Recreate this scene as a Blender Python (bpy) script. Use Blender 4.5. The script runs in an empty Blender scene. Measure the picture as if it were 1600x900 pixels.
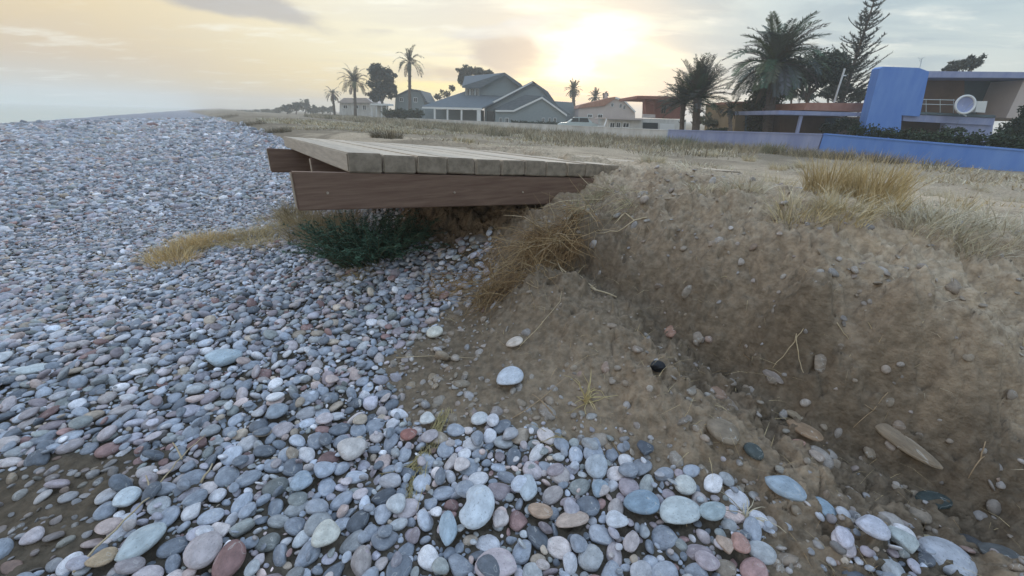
import bpy, math, random
import numpy as np
from mathutils import Vector, Matrix
random.seed(7); rng = np.random.default_rng(7)
sc = bpy.context.scene
C = sc.collection
R = math.radians

# ------------------------------------------------------------------ camera
FPX, PITCH, ROLL, EYE = 625.0, R(23.2), R(1.7), 1.15
cam_d = bpy.data.cameras.new('camera'); cam = bpy.data.objects.new('camera', cam_d); C.objects.link(cam)
cam_d.sensor_width = 36.0; cam_d.lens = FPX / 1600 * 36.0
cam_d.clip_start = 0.05; cam_d.clip_end = 6000
cam.matrix_world = Matrix.Translation((0, 0, EYE)) @ Matrix.Rotation(math.pi/2 - PITCH, 4, 'X') @ Matrix.Rotation(ROLL, 4, 'Z')
sc.camera = cam

# ------------------------------------------------------------------ exposure
sc.view_settings.view_transform = 'Standard'; sc.view_settings.look = 'None'
sc.view_settings.exposure = 0.27; sc.view_settings.gamma = 1.0
sc.view_settings.use_curve_mapping = False
try:
    sc.cycles.volume_step_rate = 4; sc.cycles.max_bounces = 6; sc.cycles.volume_bounces = 1
    sc.cycles.diffuse_bounces = 3
except Exception: pass

# pixel helpers (photo pixels, 1600x900)
def ray(px, py):
    u = px - 800.; v = py - 450.; c, s = math.cos(ROLL), math.sin(ROLL)
    u2 = u*c + v*s; v2 = -u*s + v*c
    dy = FPX*math.cos(PITCH) - v2*math.sin(PITCH); dz = -FPX*math.sin(PITCH) - v2*math.cos(PITCH)
    return (u2/dy, 1.0, dz/dy)
def atY(px, py, Y): r = ray(px, py); return Vector((r[0]*Y, Y, r[2]*Y + EYE))
def atZ(px, py, z):
    r = ray(px, py); k = (z - EYE)/r[2]; return Vector((r[0]*k, k, z))
def project(x, y, z):
    z = z - EYE
    d = y*math.cos(PITCH) - z*math.sin(PITCH); v = -(y*math.sin(PITCH) + z*math.cos(PITCH))/d*FPX; u = x/d*FPX
    c, s = math.cos(ROLL), math.sin(ROLL)
    return 800 + u*c - v*s, 450 + u*s + v*c, d

# ------------------------------------------------------------------ world
SUN_AZ, SUN_EL = 11.0, 7.0        # degrees right of +Y, above the horizon: the bright patch behind the clouds
w = bpy.data.worlds.new('World'); sc.world = w; w.use_nodes = True
nt = w.node_tree; N_ = nt.nodes; L_ = nt.links; N_.clear()
def nd(t, **k):
    n = N_.new(t)
    for a, b in k.items():
        if a == 'op': n.operation = b
        else: setattr(n, a, b)
    return n
def lk(a, b): L_.new(a, b)
def mth(op, a, b=None, c=None, clamp=False):
    n = N_.new('ShaderNodeMath'); n.operation = op; n.use_clamp = clamp
    for i, q in enumerate((a, b, c)):
        if q is None: continue
        if isinstance(q, (int, float)): n.inputs[i].default_value = q
        else: lk(q, n.inputs[i])
    return n.outputs[0]
def mrange(v, a, b, c=0., d=1., smooth=True):
    n = N_.new('ShaderNodeMapRange'); n.interpolation_type = 'SMOOTHSTEP' if smooth else 'LINEAR'
    lk(v, n.inputs[0]); n.inputs[1].default_value = a; n.inputs[2].default_value = b
    n.inputs[3].default_value = c; n.inputs[4].default_value = d; return n.outputs[0]
def mixc(f, a, b):
    n = N_.new('ShaderNodeMix'); n.data_type = 'RGBA'
    if isinstance(f, (int, float)): n.inputs[0].default_value = f
    else: lk(f, n.inputs[0])
    for i, q in ((6, a), (7, b)):
        if isinstance(q, tuple): n.inputs[i].default_value = (*q, 1)
        else: lk(q, n.inputs[i])
    return n.outputs[2]
tc = nd('ShaderNodeTexCoord'); sep = nd('ShaderNodeSeparateXYZ'); lk(tc.outputs['Generated'], sep.inputs[0])
X, Y, Z = sep.outputs
el = mth('ARCSINE', Z); az = mth('ARCTAN2', X, Y)          # radians
def srgb(r, g, b): return tuple((c/255/12.92 if c/255 <= .04045 else ((c/255+.055)/1.055)**2.4) for c in (r, g, b))
# elevation gradient for the sunset side (left) and for the overcast side (right)
def ramp(v, stops):
    n = nd('ShaderNodeValToRGB'); lk(v, n.inputs[0]); cr = n.color_ramp
    while len(cr.elements) < len(stops): cr.elements.new(0.5)
    for e, (p, c) in zip(cr.elements, stops): e.position = p; e.color = (*c, 1)
    return n.outputs[0]
e01 = mth('DIVIDE', el, math.pi/2, clamp=True)
left = ramp(e01, [(0, srgb(176,192,186)), (.014, srgb(186,178,162)), (.045, srgb(198,178,150)), (.10, srgb(220,198,154)), (.19, srgb(212,200,182)), (.42, srgb(172,190,208)), (1, srgb(150,174,206))])
warm = ramp(e01, [(0, srgb(214,190,140)), (.03, srgb(236,214,152)), (.07, srgb(230,223,192)), (.13, srgb(226,224,208)), (.22, srgb(206,216,216)), (.45, srgb(178,198,218)), (1, srgb(150,174,206))])
right = ramp(e01, [(0, srgb(200,200,192)), (.05, srgb(188,198,196)), (.12, srgb(172,190,196)), (.22, srgb(174,192,200)), (.45, srgb(168,188,208)), (1, srgb(150,174,206))])
f1 = mrange(az, R(-50), R(-10)); f2 = mrange(az, R(4), R(30))
base = mixc(f2, mixc(f1, left, warm), right)
# cloud sheet: noise on a plane above the viewer, stretched along the view
den = mth('ADD', mth('MAXIMUM', Z, 0.0), 0.10)
comb = nd('ShaderNodeCombineXYZ'); lk(mth('DIVIDE', X, den), comb.inputs[0]); lk(mth('DIVIDE', Y, den), comb.inputs[1])
mp = nd('ShaderNodeMapping'); lk(comb.outputs[0], mp.inputs[0]); mp.inputs['Rotation'].default_value = (0, 0, R(24)); mp.inputs['Scale'].default_value = (0.55, 0.95, 1)
n1 = nd('ShaderNodeTexNoise'); lk(mp.outputs[0], n1.inputs['Vector']); n1.inputs['Scale'].default_value = 1.1; n1.inputs['Detail'].default_value = 7; n1.inputs['Roughness'].default_value = .55; n1.inputs['Distortion'].default_value = .6
cl = mrange(n1.outputs[0], .42, .60)
cl = mth('MULTIPLY', cl, mrange(az, R(-30), R(12), .12, 1.0))
grey = mixc(mrange(az, R(0), R(30)), srgb(186,182,178), srgb(138,160,174))
base = mixc(mth('MULTIPLY', cl, .8), base, grey)
n2 = nd('ShaderNodeTexNoise'); lk(mp.outputs[0], n2.inputs['Vector']); n2.inputs['Scale'].default_value = 2.6; n2.inputs['Detail'].default_value = 6; n2.inputs['Roughness'].default_value = .6
base = mixc(mth('MULTIPLY', mrange(n2.outputs[0], .52, .72), .5), base, srgb(240,240,230))
# separate low clouds of the sunset (azimuth, elevation, half sizes, strength)
wob = nd('ShaderNodeTexNoise'); wm = nd('ShaderNodeMapping'); lk(tc.outputs['Generated'], wm.inputs[0]); wm.inputs['Scale'].default_value = (1, 1, 3.2)
lk(wm.outputs[0], wob.inputs['Vector']); wob.inputs['Scale'].default_value = 5.0; wob.inputs['Detail'].default_value = 6
wb = mth('SUBTRACT', wob.outputs[0], .5)
def cloud(px, py, sx, sy, slope, k, col):
    global base
    r = ray(px, py); a0 = math.atan2(r[0], r[1]); e0 = math.atan2(r[2], math.hypot(r[0], r[1]))
    da = mth('SUBTRACT', az, a0); de = mth('SUBTRACT', mth('SUBTRACT', el, e0), mth('MULTIPLY', da, slope))
    d = mth('ADD', mth('POWER', mth('ABSOLUTE', mth('DIVIDE', da, R(sx))), 2.), mth('POWER', mth('ABSOLUTE', mth('DIVIDE', de, R(sy))), 2.))
    d = mth('ADD', mth('SQRT', d), mth('MULTIPLY', wb, 3.4))
    base = mixc(mth('MULTIPLY', mrange(d, .35, 1.15, 1., 0.), k), base, col)
cloud(925, 66, 8.5, 3.8, 0, .75, (.93, .92, .86))
cloud(905, 92, 6, 3.5, 0, .6, (1.08, 1.05, .96))
cloud(365, 6, 10.5, 1.1, -.10, .75, srgb(158,156,160))
cloud(795, 86, 6.4, 2.1, 0, .95, srgb(170,164,160))
cloud(690, 112, 5.5, 1.2, 0, .85, srgb(184,172,156))
cloud(800, 45, 8.5, .8, .12, .55, srgb(196,200,202))
cloud(860, 26, 6, .7, .1, .5, srgb(200,205,208))
cloud(1000, 108, 7, 1.6, -.25, .65, srgb(176,176,172))
cloud(1010, 140, 9, 3.2, 0, .65, srgb(184,184,184))
cloud(1130, 50, 9, 4.5, -.2, .65, srgb(146,168,182))
cloud(670, 137, 7, .9, 0, .8, srgb(252,236,150))
hi = nd('ShaderNodeVectorMath', operation='SCALE'); lk(base, hi.inputs[0]); lk(mrange(Z, .38, .8, 1.0, 1.75), hi.inputs['Scale']); base = hi.outputs[0]
below = mixc(mrange(Z, -.02, 0.0), srgb(150,150,150), base)
sky = nd('ShaderNodeTexSky'); sky.sky_type = 'NISHITA'; sky.sun_disc = False
sky.sun_elevation = R(SUN_EL); sky.sun_rotation = R(SUN_AZ); sky.air_density = 1.0; sky.dust_density = 2.0
bg1 = nd('ShaderNodeBackground'); lk(sky.outputs[0], bg1.inputs[0]); bg1.inputs[1].default_value = 0.01
bg2 = nd('ShaderNodeBackground'); lk(below, bg2.inputs[0]); bg2.inputs[1].default_value = 1.0
add = nd('ShaderNodeAddShader'); out = nd('ShaderNodeOutputWorld')
lk(bg1.outputs[0], add.inputs[0]); lk(bg2.outputs[0], add.inputs[1]); lk(add.outputs[0], out.inputs[0])

sun_d = bpy.data.lights.new('sun', 'SUN'); sun = bpy.data.objects.new('sun', sun_d); C.objects.link(sun)
sun_d.energy = 0.8; sun_d.angle = R(20); sun_d.color = (1, .9, .75)
sun.rotation_euler = (R(90 - 16), 0, R(180 - SUN_AZ))

# ------------------------------------------------------------------ materials
def mat(name, col=(.5, .5, .5), rough=.85, col2=None, scale=8., bump=0., bscale=40., attr=None, objcol=False, stretch=(1, 1, 1), detail=6, spec=.3, mottle=None, trans=0, rot=0., vein=0):
    m = bpy.data.materials.new(name); m.use_nodes = True
    t = m.node_tree; b = t.nodes['Principled BSDF']; b.inputs['Roughness'].default_value = rough
    b.inputs['Specular IOR Level'].default_value = spec
    tc = t.nodes.new('ShaderNodeTexCoord'); mp = t.nodes.new('ShaderNodeMapping'); mp.inputs['Scale'].default_value = stretch
    if rot:
        mr0 = t.nodes.new('ShaderNodeMapping'); mr0.inputs['Rotation'].default_value = (0, 0, rot); t.links.new(tc.outputs['Object'], mr0.inputs[0]); t.links.new(mr0.outputs[0], mp.inputs[0])
    else: t.links.new(tc.outputs['Object'], mp.inputs[0])
    if attr:
        a = t.nodes.new('ShaderNodeAttribute'); a.attribute_name = attr; src = a.outputs['Color']
    elif objcol:
        a = t.nodes.new('ShaderNodeObjectInfo'); src = a.outputs['Color']
    else:
        src = None
    def mix(f, c1, c2, bt='MIX'):
        n = t.nodes.new('ShaderNodeMix'); n.data_type = 'RGBA'; n.blend_type = bt
        if isinstance(f, (int, float)): n.inputs[0].default_value = f
        else: t.links.new(f, n.inputs[0])
        for i, q in ((6, c1), (7, c2)):
            if isinstance(q, tuple): n.inputs[i].default_value = (*q[:3], 1)
            else: t.links.new(q, n.inputs[i])
        return n.outputs[2]
    ns = t.nodes.new('ShaderNodeTexNoise'); t.links.new(mp.outputs[0], ns.inputs['Vector'])
    ns.inputs['Scale'].default_value = scale; ns.inputs['Detail'].default_value = detail; ns.inputs['Roughness'].default_value = .6
    mr = t.nodes.new('ShaderNodeMapRange'); mr.inputs[1].default_value = .35; mr.inputs[2].default_value = .65
    t.links.new(ns.outputs[0], mr.inputs[0])
    if src is not None:
        k = mottle or .25
        c = mix(mr.outputs[0], (1-k, 1-k, 1-k), (1+k, 1+k, 1+k)); c = mix(1.0, src, c, 'MULTIPLY')
    else:
        c = mix(mr.outputs[0], col, col2 or col)
    if vein:
        nv_ = t.nodes.new('ShaderNodeTexNoise'); t.links.new(mp.outputs[0], nv_.inputs['Vector']); nv_.inputs['Scale'].default_value = vein; nv_.inputs['Detail'].default_value = 2
        ab = t.nodes.new('ShaderNodeMath'); ab.operation = 'SUBTRACT'; t.links.new(nv_.outputs[0], ab.inputs[0]); ab.inputs[1].default_value = .57
        aa = t.nodes.new('ShaderNodeMath'); aa.operation = 'ABSOLUTE'; t.links.new(ab.outputs[0], aa.inputs[0])
        m2 = t.nodes.new('ShaderNodeMapRange'); t.links.new(aa.outputs[0], m2.inputs[0]); m2.inputs[1].default_value = 0; m2.inputs[2].default_value = .012; m2.inputs[3].default_value = .55; m2.inputs[4].default_value = 0
        c = mix(m2.outputs[0], c, (.55, .54, .52))
        sp = t.nodes.new('ShaderNodeTexNoise'); t.links.new(mp.outputs[0], sp.inputs['Vector']); sp.inputs['Scale'].default_value = vein*14; sp.inputs['Detail'].default_value = 2
        m3 = t.nodes.new('ShaderNodeMapRange'); t.links.new(sp.outputs[0], m3.inputs[0]); m3.inputs[1].default_value = .62; m3.inputs[2].default_value = .7; m3.inputs[3].default_value = 0; m3.inputs[4].default_value = .45
        c = mix(m3.outputs[0], c, (.10, .10, .10))
    t.links.new(c, b.inputs['Base Color'])
    if bump:
        n2 = t.nodes.new('ShaderNodeTexNoise'); t.links.new(mp.outputs[0], n2.inputs['Vector']); n2.inputs['Scale'].default_value = bscale; n2.inputs['Detail'].default_value = 8
        bp = t.nodes.new('ShaderNodeBump'); bp.inputs['Strength'].default_value = 1.0; bp.inputs['Distance'].default_value = bump
        t.links.new(n2.outputs[0], bp.inputs['Height']); t.links.new(bp.outputs[0], b.inputs['Normal'])
    return m
M = {}
M['stone_a'] = mat('pebble_stone', attr='Col', rough=.62, scale=60, mottle=.20, bump=.0012, bscale=160, spec=.3, vein=22)
M['stone_o'] = mat('pebble_stone_single', objcol=True, rough=.6, scale=1.6, mottle=.20, bump=.004, bscale=4, spec=.3, vein=.7)
M['grass_a'] = mat('grass_blades', attr='Col', rough=.8, scale=3, mottle=.2, spec=.15)
M['leaf_a'] = mat('leaves', attr='Col', rough=.7, scale=.6, mottle=.25, spec=.2)
M['deck'] = mat('weathered_board', (.50, .42, .34), .85, (.60, .515, .425), 5, .003, 14, stretch=(9, .9, 9), rot=-.607)
M['deck2'] = mat('weathered_board_grey', (.42, .36, .30), .85, (.54, .47, .395), 5, .003, 14, stretch=(9, .9, 9), rot=-.607)
M['beam'] = mat('dark_stained_beam', (.150, .092, .070), .75, (.215, .142, .106), 5, .002, 12, stretch=(.8, 11, 11), rot=-.607)
M['beam_end'] = mat('beam_end_grain', (.33, .27, .21), .85, (.42, .35, .28), 30, .001, 90)
M['board_end'] = mat('shaded_end_grain', (.20, .165, .13), .9, (.33, .275, .22), 22, .003, 70)  # end grain, its colour darkened further to carry the shade on the board ends
M['bark'] = mat('bark', (.10, .085, .075), .9, (.18, .15, .13), 5, .02, 12, stretch=(1, 1, 4))
M['twig'] = mat('dry_stalk', (.42, .33, .21), .8, (.55, .45, .31), 30)
M['root'] = mat('dry_root', (.30, .21, .13), .85, (.42, .31, .2), 30)
M['white'] = mat('white_render', (.50, .50, .49), .88, (.68, .68, .67), 1.2, .004, 25, stretch=(1.5, 1.5, .4))
M['whitetrim'] = mat('white_trim', (.72, .74, .75), .7)
M['greywall'] = mat('grey_shingle_wall', (.22, .27, .30), .9, (.27, .32, .35), 3, stretch=(1, 1, 8))
M['greyroof'] = mat('grey_roof_tiles', (.10, .125, .15), .9, (.15, .175, .2), 2, stretch=(1, 6, 6))
M['glass'] = mat('dark_window_glass', (.03, .04, .05), .15, spec=.5)
M['terra'] = mat('terracotta_tiles', (.34, .17, .12), .9, (.42, .23, .17), 3)
M['brick'] = mat('red_brown_wall', (.25, .105, .085), .9, (.31, .14, .11), 2)
M['pinkwall'] = mat('pale_pink_wall', (.50, .44, .43), .9, (.56, .5, .48), 1)
M['blue'] = mat('blue_painted_render', (.115, .25, .66), .85, (.165, .31, .70), 1.6, .004, 30, stretch=(1.6, 1.6, .35))
M['lilac'] = mat('lilac_painted_render', (.25, .295, .50), .88, (.34, .38, .57), 1.6, .004, 30, stretch=(1.6, 1.6, .35))
M['tan'] = mat('tan_wall', (.27, .20, .12), .9, (.33, .25, .16), 1)
M['brownwall'] = mat('brown_wall', (.17, .12, .095), .9, (.22, .155, .12), 1)
M['slate'] = mat('blue_grey_shutter', (.085, .12, .145), .6, (.10, .14, .165), 1)
M['metal'] = mat('pale_metal', (.55, .6, .62), .45)
M['tyre'] = mat('tyre_rubber', (.02, .02, .02), .8)
M['carpaint'] = mat('pale_car_paint', (.5, .58, .6), .3, spec=.5)
M['charcoal'] = mat('charcoal', (.012, .013, .017), .55, (.03, .032, .038), 30, .004, 60)

# ------------------------------------------------------------------ mesh helpers
class MB:
    def __init__(s): s.v = []; s.f = []; s.c = []; s.n = 0
    def add(s, v, f, col=None):
        v = np.asarray(v, float).reshape(-1, 3); f = [tuple(int(i)+s.n for i in q) for q in f]
        s.v.append(v); s.f += f; s.n += len(v)
        s.c.append(np.tile(np.array(col if col is not None else (.5, .5, .5), float), (len(v), 1)) if col is None or np.ndim(col) == 1 else np.asarray(col, float))
    def box(s, c, d, rz=0, col=None):
        c = np.array(c, float); h = np.array(d, float)/2
        q = np.array([[x, y, z] for x in (-1, 1) for y in (-1, 1) for z in (-1, 1)])*h
        if rz: k, m = math.cos(rz), math.sin(rz); q = q @ np.array([[k, m, 0], [-m, k, 0], [0, 0, 1]])
        s.add(q+c, [(0, 1, 3, 2), (4, 6, 7, 5), (0, 4, 5, 1), (2, 3, 7, 6), (0, 2, 6, 4), (1, 5, 7, 3)], col)
    def tube(s, pts, rad, k=6, col=None):
        pts = [Vector(p) for p in pts]; n = len(pts)
        if isinstance(rad, (int, float)): rad = [rad]*n
        vs = []
        for i, p in enumerate(pts):
            d = (pts[min(i+1, n-1)] - pts[max(i-1, 0)]).normalized()
            a = d.orthogonal().normalized() if i == 0 else (a - d*a.dot(d)).normalized()
            b = d.cross(a)
            for j in range(k):
                t = 2*math.pi*j/k; vs.append(p + (a*math.cos(t) + b*math.sin(t))*rad[i])
        fs = [(i*k+j, i*k+(j+1) % k, (i+1)*k+(j+1) % k, (i+1)*k+j) for i in range(n-1) for j in range(k)]
        fs += [tuple(range(k))[::-1], tuple((n-1)*k+j for j in range(k))]
        s.add([tuple(v) for v in vs], fs, col)
    def prism(s, poly, off, col=None):          # poly: list of 3d points, extruded by vector off
        p = np.array([tuple(q) for q in poly]); o = np.array(off, float); n = len(p)
        s.add(np.vstack([p, p+o]), [tuple(range(n)), tuple(range(2*n-1, n-1, -1))] + [(i, i+n, (i+1) % n + n, (i+1) % n) for i in range(n)], col)
    def build(s, name, m, parent=None, smooth=False, loc=None):
        v = np.vstack(s.v); 
        if loc is not None: v = v - np.array(tuple(loc))
        me = bpy.data.meshes.new(name); me.from_pydata(v.tolist(), [], s.f)
        if m and any(n.type == 'ATTRIBUTE' for n in m.node_tree.nodes):
            a = me.color_attributes.new('Col', 'FLOAT_COLOR', 'POINT'); cc = np.vstack(s.c); cc = np.hstack([cc, np.ones((len(cc), 1))]).astype(np.float32)
            a.data.foreach_set('color', cc.ravel())
        if smooth: me.polygons.foreach_set('use_smooth', [True]*len(me.polygons))
        me.update(); o = bpy.data.objects.new(name, me); C.objects.link(o)
        if m: me.materials.append(m)
        if parent: o.parent = parent
        elif loc is not None: o.location = loc
        return o
def tag(o, label=None, cat=None, group=None, kind=None):
    if label: o['label'] = label
    if cat: o['category'] = cat
    if group: o['group'] = group
    if kind: o['kind'] = kind
    return o
def empty(name, loc, label, cat, group=None):
    o = bpy.data.objects.new(name, None); C.objects.link(o); o.location = loc; o.empty_display_size = .2
    return tag(o, label, cat, group)
def sub(mb, name, m, root, smooth=False):        # part: vertices given in world space, root only translated
    o = mb.build(name, m, root, smooth, loc=root.location); return o
def bulk(name, V, F, m, col=None, smooth=True, parent=None):      # V (n,3), F (m,k) arrays
    me = bpy.data.meshes.new(name); k = F.shape[1]
    me.vertices.add(len(V)); me.vertices.foreach_set('co', V.astype(np.float32).ravel())
    me.loops.add(F.size); me.loops.foreach_set('vertex_index', F.astype(np.int32).ravel())
    me.polygons.add(len(F)); me.polygons.foreach_set('loop_start', np.arange(0, F.size, k, dtype=np.int32))
    try: me.polygons.foreach_set('loop_total', np.full(len(F), k, dtype=np.int32))
    except Exception: pass
    if col is not None:
        a = me.color_attributes.new('Col', 'FLOAT_COLOR', 'POINT'); a.data.foreach_set('color', np.hstack([col, np.ones((len(col), 1))]).astype(np.float32).ravel())
    me.update(calc_edges=True); me.validate()
    me.polygons.foreach_set('use_smooth', np.full(len(me.polygons), smooth))
    me.materials.append(m); o = bpy.data.objects.new(name, me); C.objects.link(o)
    if parent: o.parent = parent
    return o

# ------------------------------------------------------------------ terrain
NX = np.array([-.823, -.568]); LX = np.array([-.568, .823])      # seaward normal / along the coast
def vnoise(x, y, seed=0):
    xi = np.floor(x).astype(np.int64); yi = np.floor(y).astype(np.int64); fx = x-xi; fy = y-yi
    fx = fx*fx*(3-2*fx); fy = fy*fy*(3-2*fy)
    def h(a, b):
        n = (a*374761393 + b*668265263 + seed*982451653) & 0xffffffff
        n = ((n ^ (n >> 13))*1274126177) & 0xffffffff
        return ((n ^ (n >> 16)) & 0xffff)/65535.0
    return (h(xi, yi)*(1-fx)+h(xi+1, yi)*fx)*(1-fy) + (h(xi, yi+1)*(1-fx)+h(xi+1, yi+1)*fx)*fy - .5
def fbm(x, y, seed=0, oct=4, lac=2.1, gain=.5):
    s = 0; a = 1; 
    for i in range(oct): s = s + a*vnoise(x*lac**i + 17.3*i, y*lac**i - 9.1*i, seed+i); a *= gain
    return s
def worley(x, y, seed=0):
    xi = np.floor(x).astype(np.int64); yi = np.floor(y).astype(np.int64); best = np.full(x.shape, 9.); 
    for i in (-1, 0, 1):
        for j in (-1, 0, 1):
            a, b = xi+i, yi+j; n = (a*374761393 + b*668265263 + seed*982451653) & 0xffffffff; n = ((n ^ (n >> 13))*1274126177) & 0xffffffff; n ^= n >> 16
            px = a + (n & 0xff)/255.; py = b + ((n >> 8) & 0xff)/255.; best = np.minimum(best, (x-px)**2+(y-py)**2)
    return np.sqrt(best)
def sstep(x, a, b):
    t = np.clip((x-a)/(b-a), 0, 1); return t*t*(3-2*t)
prof_n = np.array([-400, -60, -21, -15, -11, -8, -5, -3.2, -2.3, -1.9, -1.3, -1.0, 0, 4, 8, 12, 19, 30, 400])
prof_z = np.array([-.05, -.05, -.05, -.02, .08, .28, .55, .68, .72, .60, .18, .06, 0, -.12, -.28, -.5, -1.02, -2.0, -4.])
def profile(x, y):
    n = x*NX[0] + y*NX[1]; l = x*LX[0] + y*LX[1]
    fade = sstep(l, 7, 20)
    n2 = n + fbm(l/6, n/9, 5, 3)*1.6*sstep(l, 4, 9)
    z = np.interp(n2, prof_n, prof_z)
    low = np.interp(n2, [-21, -9, -4, -1.5, 0, 2], [-.05, .10, .36, .34, .03, 0])
    return np.where((n2 < 1.5) & (n2 > -22), z*(1-fade)+low*fade, z)
CTL = [  # photo pixel x, y and the height of the ground there
 (10,890,.02),(200,890,.0),(400,890,0),(600,890,0),(800,890,.0),(1000,890,.0),(1200,890,.02),(100,600,-.01),(400,600,0),(600,640,.0),(800,760,0),(640,560,.03),(200,480,-.03),
 (500,500,.02),(650,480,.05),(560,415,.06),(450,380,.03),(300,420,0),(650,400,.12),(700,400,.14),(760,400,.2),(700,640,.01),(850,680,.02),(1000,740,.03),(1130,790,.03),
 (760,500,.10),(720,540,.05),(820,470,.22),(880,442,.34),(850,560,.13),(930,520,.25),(1000,560,.24),(1050,620,.17),(950,620,.10),(1100,680,.11),(880,650,.05),(780,600,.05),(1000,690,.05),(1150,750,.06),(1200,720,.09),(1250,800,.04),(1350,850,.03),(1300,760,.07),(1450,820,.03),(1590,880,.03),
 (905,425,.27),(940,445,.245),(1030,505,.18),(1120,572,.13),(1200,625,.10),(1350,705,.06),(1450,755,.04),(1590,805,.02),
 (960,400,.42),(1000,400,.46),(1060,430,.42),(1100,430,.46),(1200,480,.40),(1300,560,.27),(1350,480,.50),(1450,560,.33),(1500,650,.20),(1590,560,.38),(1590,690,.16),(1400,640,.17),(1180,540,.26),
 (930,330,.55),(960,350,.56),(1080,350,.64),(1200,400,.60),(1300,440,.60),(1450,470,.58),(1590,500,.56),
 (960,283,.72),(1070,292,.76),(1190,330,.75),(1300,378,.74),(1450,408,.73),(1590,437,.72),
 (1300,330,.73),(1450,360,.72),(1590,380,.71),(1100,275,.73),(1200,290,.72),(880,330,.6),(840,330,.55),(830,380,.40),(800,400,.3)]
cx, cy, cz = [], [], []
for px, py, z in CTL:
    p = atZ(px, py, z); cx.append(p.x); cy.append(p.y); cz.append(z)
cx, cy, cz = map(np.array, (cx, cy, cz))
ring = []
for r_ in np.arange(.4, 13, .8 ** 1):
    for a in np.arange(-180, 180, max(12, 60/r_)):
        x, y = r_*math.sin(R(a)), r_*math.cos(R(a))
        if np.min(np.hypot(cx-x, cy-y)) > .33 + .16*r_: ring.append((x, y))
ring = np.array(ring); DCT = [(2.12, -.1, .81), (2.1, .5, .825), (2.15, 1.2, .80), (2.2, 1.9, .78), (2.3, 2.7, .74), (2.7, 0, .79), (2.7, 1.3, .77), (2.7, 2.6, .74), (3.4, .3, .74), (3.4, 2.2, .70), (4.2, 1.2, .64), (1.85, .5, .70), (1.85, 1.5, .66)]
dx_ = np.array([-.893+.821*a-.571*b for a, b, c in DCT]); dy_ = np.array([2.2+.571*a+.821*b for a, b, c in DCT]); dz_ = np.array([c for a, b, c in DCT])
ok_ = np.array([np.min(np.hypot(dx_-a, dy_-b)) > .35 for a, b in ring]); ring = ring[ok_]; cx = np.concatenate([cx, dx_]); cy = np.concatenate([cy, dy_]); cz = np.concatenate([cz, dz_])
gx = np.concatenate([cx, ring[:, 0]]); gy = np.concatenate([cy, ring[:, 1]]); gz = np.concatenate([cz, profile(ring[:, 0], ring[:, 1])])
def kern(d2): return np.sqrt(d2 + .07**2)
A_ = kern((gx[:, None]-gx)**2 + (gy[:, None]-gy)**2); n_ = len(gx)
A_ = np.block([[A_ , np.ones((n_, 1))], [np.ones((1, n_)), np.zeros((1, 1))]]); A_[:n_, :n_] -= np.eye(n_)*.05
W_ = np.linalg.solve(A_, np.append(gz, 0))
def smooth_h(x, y):
    x = np.asarray(x, float); y = np.asarray(y, float); sh = x.shape; x = x.ravel(); y = y.ravel(); o = profile(x, y)
    r_ = np.hypot(x, y); idx = np.where(r_ < 11)[0]
    for k in range(0, len(idx), 20000):
        j = idx[k:k+20000]; d = kern((x[j, None]-gx)**2 + (y[j, None]-gy)**2) @ W_[:-1] + W_[-1]
        t = sstep(r_[j], 7.5, 11); o[j] = d*(1-t) + o[j]*t
    return o.reshape(sh)
def inpoly(x, y, poly):
    x = np.asarray(x); y = np.asarray(y); r_ = np.zeros(x.shape, bool); n = len(poly)
    for i in range(n):
        x1, y1 = poly[i][:2]; x2, y2 = poly[(i+1) % n][:2]
        if y1 == y2: continue
        c = ((y1 > y) != (y2 > y)) & (x < (x2-x1)*(y-y1)/(y2-y1) + x1); r_ ^= c
    return r_
def hit(px, py):
    r = np.array(ray(px, py)); t = np.geomspace(.4, 300, 2500); p = t[:, None]*r
    h = smooth_h(p[:, 0], p[:, 1]); below = np.where(p[:, 2]+EYE <= h)[0]
    i = below[0] if len(below) else len(t)-1
    return Vector((p[i, 0], p[i, 1], float(h[i])))
PEB = [] 
far_edge = [Vector((LX*l + NX*18.8).tolist()+[0]) for l in (40, 120, 400)]
far_back = [Vector((LX*400 + NX*2).tolist()+[0])] + [hit(*p) for p in [(292,173.5),(312,178),(345,187),(385,197),(432,213)]] + [Vector((LX*l + NX*nn).tolist()+[0]) for l, nn in ((9,-1.7),(4.5,-1.75))]
PEB = [Vector((-60, -60, 0)), Vector((LX*-30 + NX*18.8).tolist()+[0])] + far_edge + far_back + [hit(*p) for p in [(600,392),(700,380),(765,385),(750,440),(715,470),(680,520),(640,540),(600,565),(625,610),(655,660),(690,690),(760,665),(850,675),(930,695),(1000,722),(1080,742),(1150,772),(1185,830),(1200,905)]] + [Vector((.6, .2, 0)), Vector((.4, -2, 0))]
PEB2 = [hit(*p) for p in [(1325,845),(1420,850),(1500,872),(1545,898),(1560,960),(1320,960)]]
BROWN = [hit(*p) for p in [(-60,760),(60,725),(130,705),(215,715),(235,770),(170,800),(140,870),(60,905),(-60,905)]]
HOLES = [(hit(1172,412), .035, .05), (hit(1106,476), .014, .03), (hit(1362,592), .03, .05), (hit(1215,590), .04, .05), (hit(1145,662), .02, .035), (hit(1470,712), .04, .05), (hit(1025,580), .04, .03), (hit(915,405), .05, .05), (hit(1440,670), .03, .04)]
GULLY = [hit(*p) for p in [(905,412),(940,432),(985,465),(1030,505),(1080,545),(1130,575),(1200,622),(1280,665),(1350,700),(1420,735),(1500,765),(1600,800)]]
def face_mask(x, y):
    n = x*NX[0]+y*NX[1]; l = x*LX[0]+y*LX[1]
    return sstep(-n, .9, 1.4)*(1-sstep(-n, 2.3, 3.2))*(1-sstep(l, 3.5, 6))
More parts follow.
